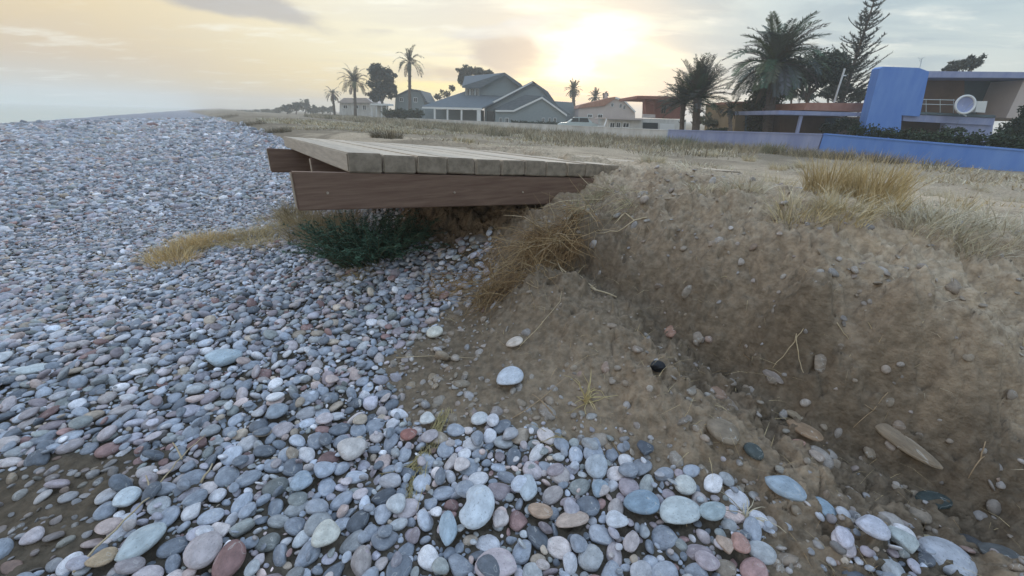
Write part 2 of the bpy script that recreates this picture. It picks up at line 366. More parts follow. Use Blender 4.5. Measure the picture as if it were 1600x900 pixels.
def height(x, y):
    x = np.asarray(x, float); y = np.asarray(y, float); z = smooth_h(x, y); r_ = np.hypot(x, y)
    fm = face_mask(x, y)*(r_ < 12); up = sstep(-(x*NX[0]+y*NX[1]), 1.6, 2.4)
    big = fbm(x*2.2+3, y*2.2, 11, 3); lump = fbm(x*6, y*6, 21, 4); fine = fbm(x*26, y*26, 31, 4, gain=.6)
    rid = .5-np.abs(fbm(x*4.2+fine*.1, y*4.2, 41, 3))*2
    z = z + fm*(.085*lump + .024*fine + .03*np.clip(rid, 0, 1) + .05*big)
    z = z + (1-fm)*(.012*fine + .03*lump*up*sstep(r_, .5, 3) + .02*big)
    # flaky clods on the cut face
    cl = fbm(x*11+5, y*11, 51, 2); z = z + fm*.022*sstep(cl, .08, .2)
    pit = fbm(x*9-4, y*9+2, 61, 2); z = z - fm*.045*sstep(pit, .18, .36)
    cr = np.abs(fbm(x*7.5+2, y*7.5, 111, 3)); z = z - fm*.022*sstep(-cr, -.06, 0)          # cracks
    cb = fbm(x*34, y*34+3, 121, 2); z = z + fm*.012*sstep(cb, .05, .3)
    k = np.where(r_ < 5)[0] if z.ndim == 1 else None
    if k is not None and len(k):
        xx, yy = x[k], y[k]; wx_ = xx + .02*fbm(xx*20, yy*20, 15, 2); wy_ = yy + .02*fbm(xx*20+7, yy*20, 16, 2)
        c1_ = np.clip(.62-worley(wx_*11, wy_*11, 3), 0, 1); c2_ = np.clip(.6-worley(wx_*26, wy_*26, 4), 0, 1); c3_ = np.clip(.6-worley(wx_*55, wy_*55, 6), 0, 1)
        m1_ = sstep(fbm(xx*3, yy*3, 17, 2), -.05, .2); m2_ = sstep(fbm(xx*5+4, yy*5, 18, 2), -.15, .15); lo_ = .35 + .65*fm[k]
        z[k] += lo_*(.050*c1_*m1_ + .026*c2_*m2_ + .010*c3_)
    st_ = np.sin(z*55 + 3*lump)*.5; z = z + fm*.006*st_
    # dunes and tussock mounds behind the crest and along the berm
    z = z + sstep(r_, 5, 14)*up*(.10*fbm(x*.6, y*.6, 71, 4))*(1-sstep(-(x*NX[0]+y*NX[1]), 15, 20))
    dg = np.full(x.shape, 9.)                      # the gully between the mound and the cut face
    for (a, b) in zip(GULLY[:-1], GULLY[1:]):
        vx, vy = b.x-a.x, b.y-a.y; t = np.clip(((x-a.x)*vx+(y-a.y)*vy)/(vx*vx+vy*vy), 0, 1); dg = np.minimum(dg, np.hypot(x-a.x-t*vx, y-a.y-t*vy))
    dg = dg + .03*lump; z = z - .055*np.exp(-(dg/.05)**2)
    for p, rad, dep in HOLES:
        d = np.hypot(x-p.x, y-p.y); z = z - dep*np.exp(-(d/rad)**2)
    return z
def on_shingle(x, y):
    nr_ = np.hypot(x, y) < 3.2; jx = x + (.05*fbm(x*5, y*5, 7, 2) + .05*fbm(x*23, y*23, 27, 2))*np.where(nr_, 1.6, 1); jy = y + (.05*fbm(x*5+9, y*5, 8, 2) + .05*fbm(x*23, y*23+5, 28, 2))*np.where(nr_, 1.6, 1)
    return inpoly(jx, jy, PEB) | inpoly(jx, jy, PEB2)
# log-polar sheet of ground round the viewer, fine near, coarse towards the horizon
angs = np.concatenate([np.arange(-180, -66, 4.), np.arange(-66, 66, .2), np.arange(66, 180.01, 4.)])
rads = np.concatenate([np.arange(.06, .5, .02), np.geomspace(.5, 9, 560), np.geomspace(9, 60, 150)[1:], np.geomspace(60, 3500, 40)[1:]])
AA, RR = np.meshgrid(np.radians(angs), rads); gxx = RR*np.sin(AA); gyy = RR*np.cos(AA); gzz = height(gxx.ravel(), gyy.ravel())
na, nr = len(angs), len(rads); V = np.stack([gxx.ravel(), gyy.ravel(), gzz], -1)
i0 = (np.arange(nr-1)[:, None]*na + np.arange(na-1)); F = np.stack([i0, i0+na, i0+na+1, i0+1], -1).reshape(-1, 4)
peb_m = sum(on_shingle(V[:, 0]+a, V[:, 1]+b).astype(float) for a, b in ((0, 0), (.05, 0), (-.05, 0), (0, .05), (0, -.05), (.1, .04), (-.1, -.04), (.03, -.1), (-.03, .1)))/9
nn_ = V[:, 0]*NX[0]+V[:, 1]*NX[1]; fm = face_mask(V[:, 0], V[:, 1])
hum = fbm(V[:, 0]*1.1, V[:, 1]*1.1, 81, 4)
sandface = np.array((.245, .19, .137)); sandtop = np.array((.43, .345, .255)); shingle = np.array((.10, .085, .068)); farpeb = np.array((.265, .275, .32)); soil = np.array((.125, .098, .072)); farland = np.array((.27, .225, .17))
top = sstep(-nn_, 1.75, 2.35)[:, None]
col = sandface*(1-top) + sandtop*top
col = col*(1 + .35*hum[:, None]) 
rr = np.hypot(V[:, 0], V[:, 1])[:, None]
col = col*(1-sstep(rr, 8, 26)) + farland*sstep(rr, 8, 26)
dun = sstep(V[:, 0]*LX[0]+V[:, 1]*LX[1], 3.5, 9)*sstep(-nn_, .6, 1.4)*sstep(nn_, -30, -20) if False else sstep(V[:, 0]*LX[0]+V[:, 1]*LX[1], 3.0, 8)
patch = sstep(fbm(V[:, 0]*.55, V[:, 1]*.55, 131, 4), -.12, .22); col = col*(1-.62*dun*patch)[:, None] + np.array((.16, .13, .095))*(.62*dun*patch)[:, None]
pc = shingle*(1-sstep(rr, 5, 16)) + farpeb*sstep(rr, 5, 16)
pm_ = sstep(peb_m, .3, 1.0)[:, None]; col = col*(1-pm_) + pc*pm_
br = sum(inpoly(V[:, 0]+a+.08*fbm(V[:, 0]*6, V[:, 1]*6, 29, 3), V[:, 1]+b, BROWN).astype(float) for a, b in ((0, 0), (.06, .03), (-.06, -.03), (-.03, .07), (.03, -.07)))[:, None]/5; col = col*(1-br) + soil*br
gp_ = np.array([(g.x, g.y) for g in GULLY]); dgl = np.min(np.hypot(V[:, 0, None]-gp_[:, 0], V[:, 1, None]-gp_[:, 1]), 1) if False else np.full(len(V), 9.)
for a, b in zip(gp_[:-1], gp_[1:]):
    v_ = b-a; t = np.clip(((V[:, :2]-a) @ v_)/(v_ @ v_), 0, 1); dgl = np.minimum(dgl, np.hypot(V[:, 0]-a[0]-t*v_[0], V[:, 1]-a[1]-t*v_[1]))
damp = np.maximum(sstep(dgl + .12*fbm(V[:, 0]*5, V[:, 1]*5, 13, 3), .26, .03), .8*sstep(V[:, 2] + .06*fbm(V[:, 0]*6, V[:, 1]*6, 14, 3), .15, .02))*(rr[:, 0] < 4)*(peb_m < .5)
damp = (damp*(.55+.45*sstep(V[:, 0], .3, 1.3)))[:, None]; col = col*(1-.8*damp) + soil*.8*damp
red = sstep(fbm(V[:, 0]*2.1+9, V[:, 1]*2.1, 91, 3), .02, .3)[:, None]*(fm[:, None]); col = col*(1-red*.35) + np.array((.25, .175, .12))*red*.35
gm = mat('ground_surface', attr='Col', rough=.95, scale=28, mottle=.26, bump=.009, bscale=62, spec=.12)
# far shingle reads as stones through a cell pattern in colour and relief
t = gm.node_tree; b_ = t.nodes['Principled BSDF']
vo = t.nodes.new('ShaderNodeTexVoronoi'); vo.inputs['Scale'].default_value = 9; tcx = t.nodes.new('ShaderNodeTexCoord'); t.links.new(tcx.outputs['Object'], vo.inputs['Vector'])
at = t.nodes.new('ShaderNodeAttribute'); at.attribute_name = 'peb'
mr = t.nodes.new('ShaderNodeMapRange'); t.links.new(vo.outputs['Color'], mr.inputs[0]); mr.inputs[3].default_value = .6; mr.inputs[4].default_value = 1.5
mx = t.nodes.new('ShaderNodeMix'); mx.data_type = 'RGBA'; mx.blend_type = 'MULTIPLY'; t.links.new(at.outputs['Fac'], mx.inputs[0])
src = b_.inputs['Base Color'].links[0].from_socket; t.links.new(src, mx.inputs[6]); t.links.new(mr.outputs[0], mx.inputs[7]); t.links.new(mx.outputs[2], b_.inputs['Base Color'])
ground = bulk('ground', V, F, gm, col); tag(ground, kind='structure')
a = ground.data.attributes.new('peb', 'FLOAT', 'POINT'); a.data.foreach_set('value', (peb_m*sstep(rr[:, 0], 8, 18)).astype(np.float32))
# sea
mb = MB(); q = [NX*10+LX*-400, NX*3500+LX*-400, NX*3500+LX*4500, NX*10+LX*4500]
mb.add([(p[0], p[1], -1.02) for p in q], [(0, 1, 2, 3)])
ms = mat('sea_water', (.42, .52, .50), .3, (.50, .58, .56), .15, .12, 1.2, spec=.5); sea = mb.build('sea', ms); tag(sea, kind='structure')
mb = MB(); pts = []
for l in np.arange(-30, 600, 1.5):
    n0 = 18.9 + fbm(np.array([l/5.]), np.array([0.]), 3, 3)[0]*1.2; c = LX*l + NX*n0; ww = .45 + .35*abs(fbm(np.array([l/3.]), np.array([5.]), 4, 2)[0])
    pts.append((c-NX*ww*.5, c+NX*ww))
vs = []; 
for p, q in pts: vs += [(p[0], p[1], -1.0), (q[0], q[1], -1.0)]
mb.add(vs, [(2*i, 2*i+1, 2*i+3, 2*i+2) for i in range(len(pts)-1)]); mf = mat('sea_foam', (.7, .75, .75), .8, (.55, .6, .6), 2)
foam = mb.build('surf_foam', mf); tag(foam, kind='structure')

# ------------------------------------------------------------------ pebbles
import bmesh
def ico(sub):
    bm = bmesh.new(); bmesh.ops.create_icosphere(bm, subdivisions=sub, radius=1); bm.verts.ensure_lookup_table()
    v = np.array([q.co[:] for q in bm.verts]); f = np.array([[q.index for q in p.verts] for p in bm.faces]); bm.free(); return v, f
def shapes(sub, n, seed):
    v, f = ico(sub); out = []; rg = np.random.default_rng(seed)
    for i in range(n):
        q = v.copy(); 
        q[:, 0] *= 1 + rg.uniform(-.22, .22)*q[:, 1]; q[:, 1] *= 1 + rg.uniform(-.25, .25)*q[:, 0]
        q[:, 2] = np.sign(q[:, 2])*np.abs(q[:, 2])**rg.uniform(.75, 1.0)
        for k in range(3):
            d = rg.normal(size=3); d /= np.linalg.norm(d); ph = rg.uniform(0, 6)
            q *= (1 + rg.uniform(.02, .075)*np.sin(2.2*(v @ d)+ph))[:, None]
        for _k in range(rg.integers(0, 4)):                         # worn or chipped corners
            d = rg.normal(size=3); d[2] *= .3; d /= np.linalg.norm(d); dd = q @ d; q -= np.outer(np.clip(dd-rg.uniform(.62, .85), 0, 1)*.8, d)
        out.append(q)
    return np.array(out), f
PAL = np.array([(.38,.43,.49),(.31,.36,.42),(.25,.29,.34),(.19,.225,.265),(.125,.15,.18),(.35,.35,.40),(.41,.375,.385),(.47,.43,.41),(.50,.40,.36),(.60,.61,.62),(.51,.53,.56),(.28,.17,.155),(.25,.28,.27),(.42,.35,.26),(.30,.26,.28),(.34,.37,.38)])
PNAME = ['light blue-grey','mid blue-grey','slate grey','dark slate','near-black','lilac-grey','mauve-grey','cream-grey','pale pink','white','pale grey','brick-red','green-grey','ochre','purple-brown','soft grey']
PW = np.array([10,11,12,10,5,8,7,6,4,4,8,3,6,3,6,9.]); PW /= PW.sum()
def in_view(x, y, z, m=60):
    px, py, d = project(x, y, z); return (d > .15) & (px > -m) & (px < 1600+m) & (py > 100) & (py < 900+m*1.5)
# candidates: position, diameter (large stones first)
P = []          # x, y, dia, level
grid = {}
def dart(cands, cell, k):
    for x, y, d, lv in cands:
        gx_, gy_ = int(x//cell), int(y//cell); ok = True
        for i in (-1, 0, 1):
            for j in (-1, 0, 1):
                for (u, v, e) in grid.get((gx_+i, gy_+j, lv), ()):
                    if (x-u)**2+(y-v)**2 < (k*(d+e))**2: ok = False; break
                if not ok: break
            if not ok: break
        if ok: grid.setdefault((gx_, gy_, lv), []).append((x, y, d)); P.append((x, y, d, lv))
# stones one can single out in the photograph: pixel, length/width px, angle (deg, image), colour, label
HERO = [
 (745,811,72,54,75,(.58,.63,.70),'large white kidney-shaped pebble, biggest of the bright stones at the bottom centre'),
 (1058,813,62,46,8,(.50,.55,.58),'large smooth pale grey oval pebble right of the blue-grey flat one'),
 (1000,801,54,38,10,(.25,.33,.42),'blue-grey flat cobble left of the large pale oval one'),
 (823,774,44,32,80,(.47,.52,.58),'upright pale oval pebble right of the kidney-shaped white one'),
 (777,893,66,46,5,(.52,.46,.50),'lilac-pink cobble cut by the bottom edge of the photo'),
 (549,715,40,36,60,(.60,.56,.55),'round cream-pink pebble lying alone left of the yellow weed'),
 (517,853,44,38,5,(.60,.60,.56),'round whitish pebble with a faint red stain at bottom left of centre'),
 (324,878,60,44,75,(.48,.43,.45),'large upright pale mauve cobble at the bottom left'),
 (366,888,60,40,75,(.27,.165,.16),'large brick-brown cobble beside the pale mauve cobble'),
 (229,862,66,32,38,(.47,.52,.55),'long pale grey pebble lying beside the dry stalk'),
 (205,791,38,28,12,(.60,.66,.72),'bright bluish white oval pebble on the brown soil at left'),
 (168,885,44,24,5,(.46,.35,.24),'ochre oval pebble next to the lower end of the dry stalk'),
 (350,566,56,30,5,(.46,.55,.63),'large pale blue oval pebble alone in the darker shingle on the left'),
 (48,582,54,20,8,(.58,.63,.66),'long white flat pebble near the left edge of the beach'),
 (680,523,22,18,60,(.66,.64,.58),'small cream white pebble on the wet soil below the straw'),
 (797,600,42,30,10,(.56,.60,.68),'pale lilac angular stone at the edge of the sand mound'),
 (804,540,28,14,30,(.60,.52,.46),'cream chip of stone at the end of the thin stalk'),
 (700,838,58,30,85,(.38,.46,.54),'long blue-grey pebble left of the white kidney-shaped one'),
 (929,738,38,34,80,(.42,.46,.52),'pale grey round pebble above the blue-grey flat ones'),
 (933,775,30,26,60,(.30,.37,.45),'blue oval pebble under the pale grey round one'),
 (963,826,36,26,0,(.58,.60,.66),'whitish oval pebble left below the blue-grey cobble'),
 (1066,769,34,30,0,(.56,.58,.58),'pale speckled roundish stone above the pale oval cobble'),
 (1109,816,38,32,20,(.36,.43,.47),'grey-blue roundish pebble right of the pale oval cobble'),
 (1222,775,58,30,-25,(.33,.40,.48),'large blue-grey oval pebble on the damp sand'),
 (1285,802,42,22,-38,(.30,.39,.48),'blue pebble on edge beside the blue-grey oval on the sand'),
 (1345,857,48,28,-20,(.52,.53,.62),'lilac-white oval pebble in the small patch at the bottom right'),
 (1395,866,40,32,-15,(.42,.46,.47),'pale grey-green pebble right of the lilac-white oval'),
 (1467,882,72,50,-25,(.42,.44,.50),'large frosted grey cobble in the small patch at the bottom right'),
 (1175,714,26,24,0,(.075,.09,.09),'dark round pebble sunk in the sand below the gully'),
 (1465,770,54,26,-5,(.045,.06,.06),'dark flat cobble at the foot of the sand face'),
 (1252,685,56,18,-28,(.27,.185,.12),'long brown stone half buried in the gully'),
 (1242,702,28,12,5,(.42,.24,.19),'small brick-pink stone under the long brown one'),
 (1275,720,26,14,-50,(.42,.34,.29),'pinkish pebble right below the long brown stone'),
 (1048,515,20,20,0,(.33,.19,.14),'reddish round stone lodged in the gully'),
 (1213,580,38,14,-12,(.27,.235,.22),'flat grey stone sticking out of the sand face over a dark hollow'),
 (1250,635,40,12,-28,(.31,.25,.18),'flat tan stone on edge in the gully'),
 (1410,700,104,26,-32,(.26,.205,.15),'long slab-like stone bedded at the foot of the sand face'),
 (1545,835,56,34,-50,(.085,.085,.09),'dark leaning cobble at the bottom right corner'),
 (1550,880,44,40,-50,(.10,.105,.11),'dark grey block of stone cut by the bottom right corner'),
 (1120,612,38,22,-25,(.31,.205,.15),'reddish-brown stone showing in the sand right of the charcoal lump'),
 (1005,710,26,26,0,(.10,.115,.145),'dark slate block at the upper edge of the bright pebbles'),
 (1460,836,42,12,-18,(.44,.37,.24),'yellowish long pebble on the sand at the bottom right'),
 (843,810,40,24,-12,(.46,.33,.25),'orange-tan oval pebble right of the white kidney-shaped one'),
 (893,822,52,26,12,(.50,.40,.35),'pinkish-tan long pebble between the orange one and the pale ovals'),
 (1125,690,54,34,-20,(.25,.20,.15),'sandy boulder-like stone half sunk beside the gully'),
 (745,385,34,18,0,(.28,.26,.25),'pale boulder in the shade under the boardwalk'),
 (476,765,36,26,15,(.37,.44,.53),'blue-lilac pebble left of the yellow weed strand'),
 (507,747,30,26,50,(.43,.47,.56),'pale lilac pebble touching the blue-lilac one'),
 (670,665,24,18,0,(.62,.62,.62),'small white pebble at the upper end of the yellow weed'),
 (748,665,28,18,15,(.60,.62,.66),'small bright white pebble right of the yellow weed'),
 (640,690,26,18,10,(.35,.17,.15),'small brick-red pebble left of the yellow weed'),
 (435,655,34,22,30,(.31,.35,.41),'slate-blue pebble in the bright shingle left of centre'),
 (985,860,34,26,70,(.47,.42,.43),'pinkish upright pebble below the whitish oval'),
 (1150,865,30,30,0,(.44,.27,.24),'salmon-red roundish pebble at the bottom right of the bright shingle'),
 (1127,865,26,30,0,(.46,.35,.29),'tan round pebble left of the salmon-red one'),
]
HP = []
for h in HERO:
    p = hit(h[0], h[1]); d = project(p.x, p.y, p.z)[2]; L = h[2]*d/FPX*1.02; HP.append((p, L))
    P.append((p.x, p.y, L*.95, 9)); grid.setdefault((int(p.x//.16), int(p.y//.16), 0), []).append((p.x, p.y, L*.95))
def cand(n, r0, r1, lo, hi, mean, sig, lv):
    r_ = np.sqrt(rng.uniform(r0*r0, r1*r1, n)); a_ = rng.uniform(R(-95), R(58), n); x = r_*np.sin(a_); y = r_*np.cos(a_)
    d = np.clip(mean*np.exp(rng.normal(0, sig, n)), lo, hi); k = on_shingle(x, y) & in_view(x, y, 0*x, 560) & (~inpoly(x, y, BROWN) | (rng.random(n) < .05))
    o = np.argsort(-d[k]); return np.stack([x[k][o], y[k][o], d[k][o], np.full(k.sum(), lv)], 1).tolist()
for r0, r1, n in ((.35, 1.3, 85000), (1.3, 3.0, 230000)):
    dart(cand(n, r0, r1, .012, .078, .0225, .52, 0), .16, .39)
dart(cand(3800, .35, 3.0, .02, .07, .034, .42, 1), .16, .62)
NEARN = len(P)
P = np.array(P)
def jgrid(r0, r1, sp, mean, sig):
    x, y = np.meshgrid(np.arange(-r1*.95, 2.5, sp), np.arange(.1, r1, sp)); x = x.ravel()+rng.uniform(-.45, .45, x.size)*sp; y = y.ravel()+rng.uniform(-.45, .45, y.size)*sp
    r_ = np.hypot(x, y); k = (r_ >= r0) & (r_ < r1) & (x/y > -4.5); x, y = x[k], y[k]; k = on_shingle(x, y) & in_view(x, y, 0*x, 450); x, y = x[k], y[k]
    return np.stack([x, y, np.clip(mean*np.exp(rng.normal(0, sig, len(x))), mean*.5, mean*2.4), np.zeros(len(x))], 1)
MID = np.vstack([jgrid(3.0, 6.5, .025, .032, .45), jgrid(6.5, 12, .050, .061, .38)])
FAR = np.vstack([jgrid(12, 20, .085, .10, .35), jgrid(20, 34, .14, .165, .35), jgrid(34, 60, .26, .30, .3)])
# dusty stones scattered over the sand and the foot of the scarp
def scatter(n, box_, dens, mean, sig):
    x = rng.uniform(box_[0], box_[1], n); y = rng.uniform(box_[2], box_[3], n); k = ~on_shingle(x, y) & in_view(x, y, 0*x, 100) & dens(x, y)
    return np.stack([x[k], y[k], np.clip(mean*np.exp(rng.normal(0, sig, k.sum())), .008, .09), np.full(k.sum(), 5)], 1)
def toe_d(x, y):
    z = smooth_h(x, y); p = np.clip(1.1 - z*4.2, .03, 1)*.75; return rng.random(len(x)) < p
SANDST = np.vstack([scatter(700, (.2, 2.6, .6, 3.0), lambda x, y: smooth_h(x, y) > .1, .022, .55), scatter(2600, (-.6, 2.4, .4, 2.9), toe_d, .026, .5), scatter(900, (-.6, 2.6, .4, 3.2), lambda x, y: rng.random(len(x)) < .5, .016, .4), scatter(2200, (-1.6, 12, 1.2, 12), lambda x, y: rng.random(len(x)) < .30, .028, .45)])
def edge_d(x, y):
    e = np.zeros(len(x), bool)
    for a, b in ((.11, 0), (-.11, 0), (0, .11), (0, -.11), (.07, .07), (-.07, -.07), (.07, -.07), (-.07, .07)): e |= on_shingle(x+a, y+b)
    return e & (np.hypot(x, y) < 4.5)
MIXP = [hit(*p) for p in [(700,380),(780,400),(770,440),(790,500),(740,560),(760,640),(690,690),(640,600),(600,560),(690,500)]]
EDGE = np.vstack([scatter(60000, (-2.2, 2.2, .3, 4.6), lambda x, y: edge_d(x, y) & (rng.random(len(x)) < .25), .020, .5), scatter(30000, (-2.0, 1.0, .8, 4.4), lambda x, y: inpoly(x, y, MIXP) & (rng.random(len(x)) < .16), .022, .5)])
def rotm(n, tilt, flat=.12):
    az_ = rng.uniform(0, 2*math.pi, n); ti = np.abs(rng.normal(0, tilt, n)); ed = rng.random(n) < flat; ti = np.where(ed, rng.uniform(.6, 1.3, n), ti); ta = rng.uniform(0, 2*math.pi, n)
    c, s = np.cos(az_), np.sin(az_); Rz = np.zeros((n, 3, 3)); Rz[:, 0, 0] = c; Rz[:, 0, 1] = -s; Rz[:, 1, 0] = s; Rz[:, 1, 1] = c; Rz[:, 2, 2] = 1
    ax = np.stack([np.cos(ta), np.sin(ta), 0*ta], 1); K = np.zeros((n, 3, 3)); K[:, 0, 2] = ax[:, 1]; K[:, 2, 0] = -ax[:, 1]; K[:, 1, 2] = -ax[:, 0]; K[:, 2, 1] = ax[:, 0]
    Rt = np.eye(3) + np.sin(ti)[:, None, None]*K + (1-np.cos(ti))[:, None, None]*(K @ K); return Rt @ Rz
def colours(n, x, y):
    c = rng.choice(len(PAL), n, p=PW); col = PAL[c]*np.exp(rng.normal(0, .19, (n, 1))); g_ = col.mean(1, keepdims=True); col = (col*.8 + g_*np.array((1.03, .985, 1.06))*.2)*np.array((1.14, 1.115, 1.145)); return c, col
def terrain_normal_tilt(Rm, x, y, k=1.0):
    e = .02; zx = (smooth_h(x+e, y)-smooth_h(x-e, y))/(2*e)*k; zy = (smooth_h(x, y+e)-smooth_h(x, y-e))/(2*e)*k
    n = np.stack([-zx, -zy, np.ones_like(zx)], 1); n /= np.linalg.norm(n, axis=1)[:, None]
    a_ = np.stack([np.ones_like(zx), 0*zx, 0*zx], 1); a_ -= n*(a_*n).sum(1)[:, None]; a_ /= np.linalg.norm(a_, axis=1)[:, None]; b2 = np.cross(n, a_)
    B = np.stack([a_, b2, n], 2); return B @ Rm
def stones_mesh(name, A, sub, nshape, seed, bury=.28, tilt=.36, dusty=0., flat=.15, tint=None):
    n = len(A); sh, f = shapes(sub, nshape, seed); x, y, d = A[:, 0], A[:, 1], A[:, 2]; sid = rng.integers(0, nshape, n)
    asp = rng.uniform(.62, .95, n); th = rng.uniform(.24, .50, n); S = np.stack([d/2, d/2*asp, d/2*th], 1)
    Rm = terrain_normal_tilt(rotm(n, tilt, flat), x, y); z = height(x, y) + d/2*th*(1-2*bury) + rng.uniform(-.1, .25, n)*d*.3 + np.where(A[:, 3] == 1, .022, 0)
    vv = sh[sid]*S[:, None, :]; vv = np.einsum('nij,nkj->nki', Rm, vv) + np.stack([x, y, z], 1)[:, None, :]
    nv = sh.shape[1]; ff = f[None] + (np.arange(n)*nv)[:, None, None]; _, col = colours(n, x, y)
    if dusty: k = rng.uniform(dusty*.6, 1, (n, 1)); col = col*(1-k*.9)*.9 + np.array((.27, .21, .15))*k*.9
    bq = inpoly(x, y, BROWN)[:, None]; col = np.where(bq, col*.45 + np.array((.20, .15, .10))*.45, col)
    if tint is not None: col = col*np.array(tint)
    col = np.repeat(col, nv, 0)
    o = bulk(name, vv.reshape(-1, 3), ff.reshape(-1, 3), M['stone_a'], col); return o
# the stones that show largest are objects of their own
hero_n = len(HERO); near = P[hero_n:]
pz = height(near[:, 0], near[:, 1]); ppx, ppy, pd = project(near[:, 0], near[:, 1], pz)
size = near[:, 2]/pd*FPX*(1+.35*(near[:, 3] == 1)); vis = (ppx > -5) & (ppx < 1605) & (ppy < 905) & (ppy > 200)
keep = np.argsort(-np.where(vis, size, 0))[:300-hero_n-6]
rest = np.ones(len(near), bool); rest[keep] = False
close = np.hypot(near[:, 0], near[:, 1]) < 1.9
st = [stones_mesh('beach_pebbles', near[rest & close], 3, 10, 1), stones_mesh('beach_pebbles', near[rest & ~close], 2, 10, 2), stones_mesh('beach_pebbles', MID[np.hypot(MID[:,0],MID[:,1]) < 5], 2, 8, 3), stones_mesh('beach_pebbles', MID[np.hypot(MID[:,0],MID[:,1]) >= 5], 1, 8, 6), stones_mesh('beach_pebbles', FAR, 1, 6, 4), stones_mesh('beach_pebbles', EDGE, 2, 8, 9, bury=.42, dusty=.35), stones_mesh('sand_pebbles', SANDST, 2, 8, 5, bury=.6, dusty=.95)]
tag(st[6], 'dusty stones scattered in the brown sand of the eroded bank', 'stones', kind='stuff')
with bpy.context.temp_override(active_object=st[0], selected_editable_objects=st[:6], selected_objects=st[:6]): bpy.ops.object.join()
tag(st[0], 'blue-grey beach shingle spreading from the boardwalk to the sea', 'shingle', kind='stuff')
shs, shf = shapes(3, 14, 77); smesh = []
for q in shs:
    me = bpy.data.meshes.new('pebble'); me.from_pydata(q.tolist(), [], shf.tolist()); me.polygons.foreach_set('use_smooth', [True]*len(me.polygons)); me.materials.append(M['stone_o']); smesh.append(me)
kidney = shs[0].copy(); vk, _ = ico(3); kidney = vk.copy(); kidney[:, 1] -= .30*np.exp(-((kidney[:, 0]-.05)/.35)**2)*(kidney[:, 1] > 0)*kidney[:, 1]*1.4
me = bpy.data.meshes.new('pebble'); me.from_pydata(kidney.tolist(), [], shf.tolist()); me.polygons.foreach_set('use_smooth', [True]*len(me.polygons)); me.materials.append(M['stone_o']); kmesh = me
def pebble_obj(mesh, loc, S, Rm, col, label, group=None):
    o = bpy.data.objects.new('pebble', mesh); C.objects.link(o); Mx = Matrix([list(r_) for r_ in Rm]).to_4x4(); o.matrix_world = Matrix.Translation(loc) @ Mx @ Matrix.Diagonal((*S, 1)); o.color = (*col, 1); tag(o, label, 'pebble', group); return o
for i, h in enumerate(HERO):
    p, L = HP[i]; px, py, lp, wp, ang, col, lab = h
    # the long axis in the image, laid back on the ground
    q = hit(px+math.cos(R(ang))*12, py-math.sin(R(ang))*12); g = math.atan2(q.y-p.y, q.x-p.x)
    d = project(p.x, p.y, p.z)[2]; ca, sa = math.cos(R(ang)), math.sin(R(ang)); nl, nw = lp*d/FPX/2, wp*d/FPX/2
    L1 = (hit(px+ca*lp/2, py-sa*lp/2) - hit(px-ca*lp/2, py+sa*lp/2)).length/2; w_ = (hit(px+sa*wp/2, py+ca*wp/2) - hit(px-sa*wp/2, py-ca*wp/2)).length/2
    L1 = min(max(L1, nl*.9), nl*1.35); w_ = min(max(w_, nw*.9), nw*1.45)
    n1_ = terrain_normal_tilt(np.array([[[math.cos(g), -math.sin(g), 0], [math.sin(g), math.cos(g), 0], [0, 0, 1]]], float), np.array([p.x]), np.array([p.y]), .8)[0]
    th = min(L1, w_)*.45; sand = px > 1030 and py > 500 and not on_shingle(np.array([p.x]), np.array([p.y]))[0]
    z = float(height(np.array([p.x]), np.array([p.y]))[0]) + th*((.12 if lp > 50 and col[0] > .1 else .3) if sand else .9) + (0 if sand or py < 650 else .018)
    pebble_obj(kmesh if i == 0 else smesh[i % 14], (p.x, p.y, z), (L1, w_, th), n1_, col, lab)
kk = near[keep]; n = len(kk); Rm = terrain_normal_tilt(rotm(n, .22, .06), kk[:, 0], kk[:, 1]); ci, colr = colours(n, kk[:, 0], kk[:, 1]); zz = height(kk[:, 0], kk[:, 1])
SHN = ['round', 'oval', 'long oval']; LABSEEN = set(); HSHORT = []
for h in HERO:
    q = h[6].split(); k = next((i for i, t_ in enumerate(q) if t_ in ('pebble', 'cobble', 'stone', 'chip', 'block')), 4); q = q[:k+1]
    HSHORT.append(' '.join(q))
for i in range(n):
    d = kk[i, 2]; asp = rng.uniform(.6, .95); th = rng.uniform(.32, .5); si = 0 if asp > .85 else (1 if asp > .7 else 2)
    lab, seen_ = None, LABSEEN
    hp = [(math.hypot(HP[j][0].x-kk[i, 0], HP[j][0].y-kk[i, 1]), j) for j in range(hero_n) if j not in (22,)]; hp.sort()
    px_, py_, _ = project(kk[i, 0], kk[i, 1], zz[i]); szw = 'large' if d > .075 else ('mid-sized' if d > .052 else 'small')
    for dist, j in hp[:6]:
        hx, hy = HERO[j][0], HERO[j][1]; dx, dy = px_-hx, py_-hy
        dr = ('right of' if dx > 0 else 'left of') if abs(dx) > abs(dy) else ('below' if dy > 0 else 'above')
        near_ = 'just ' if dist < .14 else ('' if dist < .3 else 'farther ')
        for sw in ('', szw+' '):
            c_ = '%s%s %s pebble %s%s the %s' % (sw, PNAME[ci[i]], SHN[si], near_, dr, HSHORT[j])
            if c_ not in seen_ and len(c_.split()) <= 16: lab = c_; break
        if lab: break
    if not lab: lab = c_
    seen_.add(lab)
    o = pebble_obj(smesh[i % 14], (kk[i, 0], kk[i, 1], zz[i] + d/2*th*.5 + (.022 if kk[i, 3] == 1 else 0)), (d/2, d/2*asp, d/2*th), Rm[i], colr[i], lab, 'loose pebbles of the near shingle')
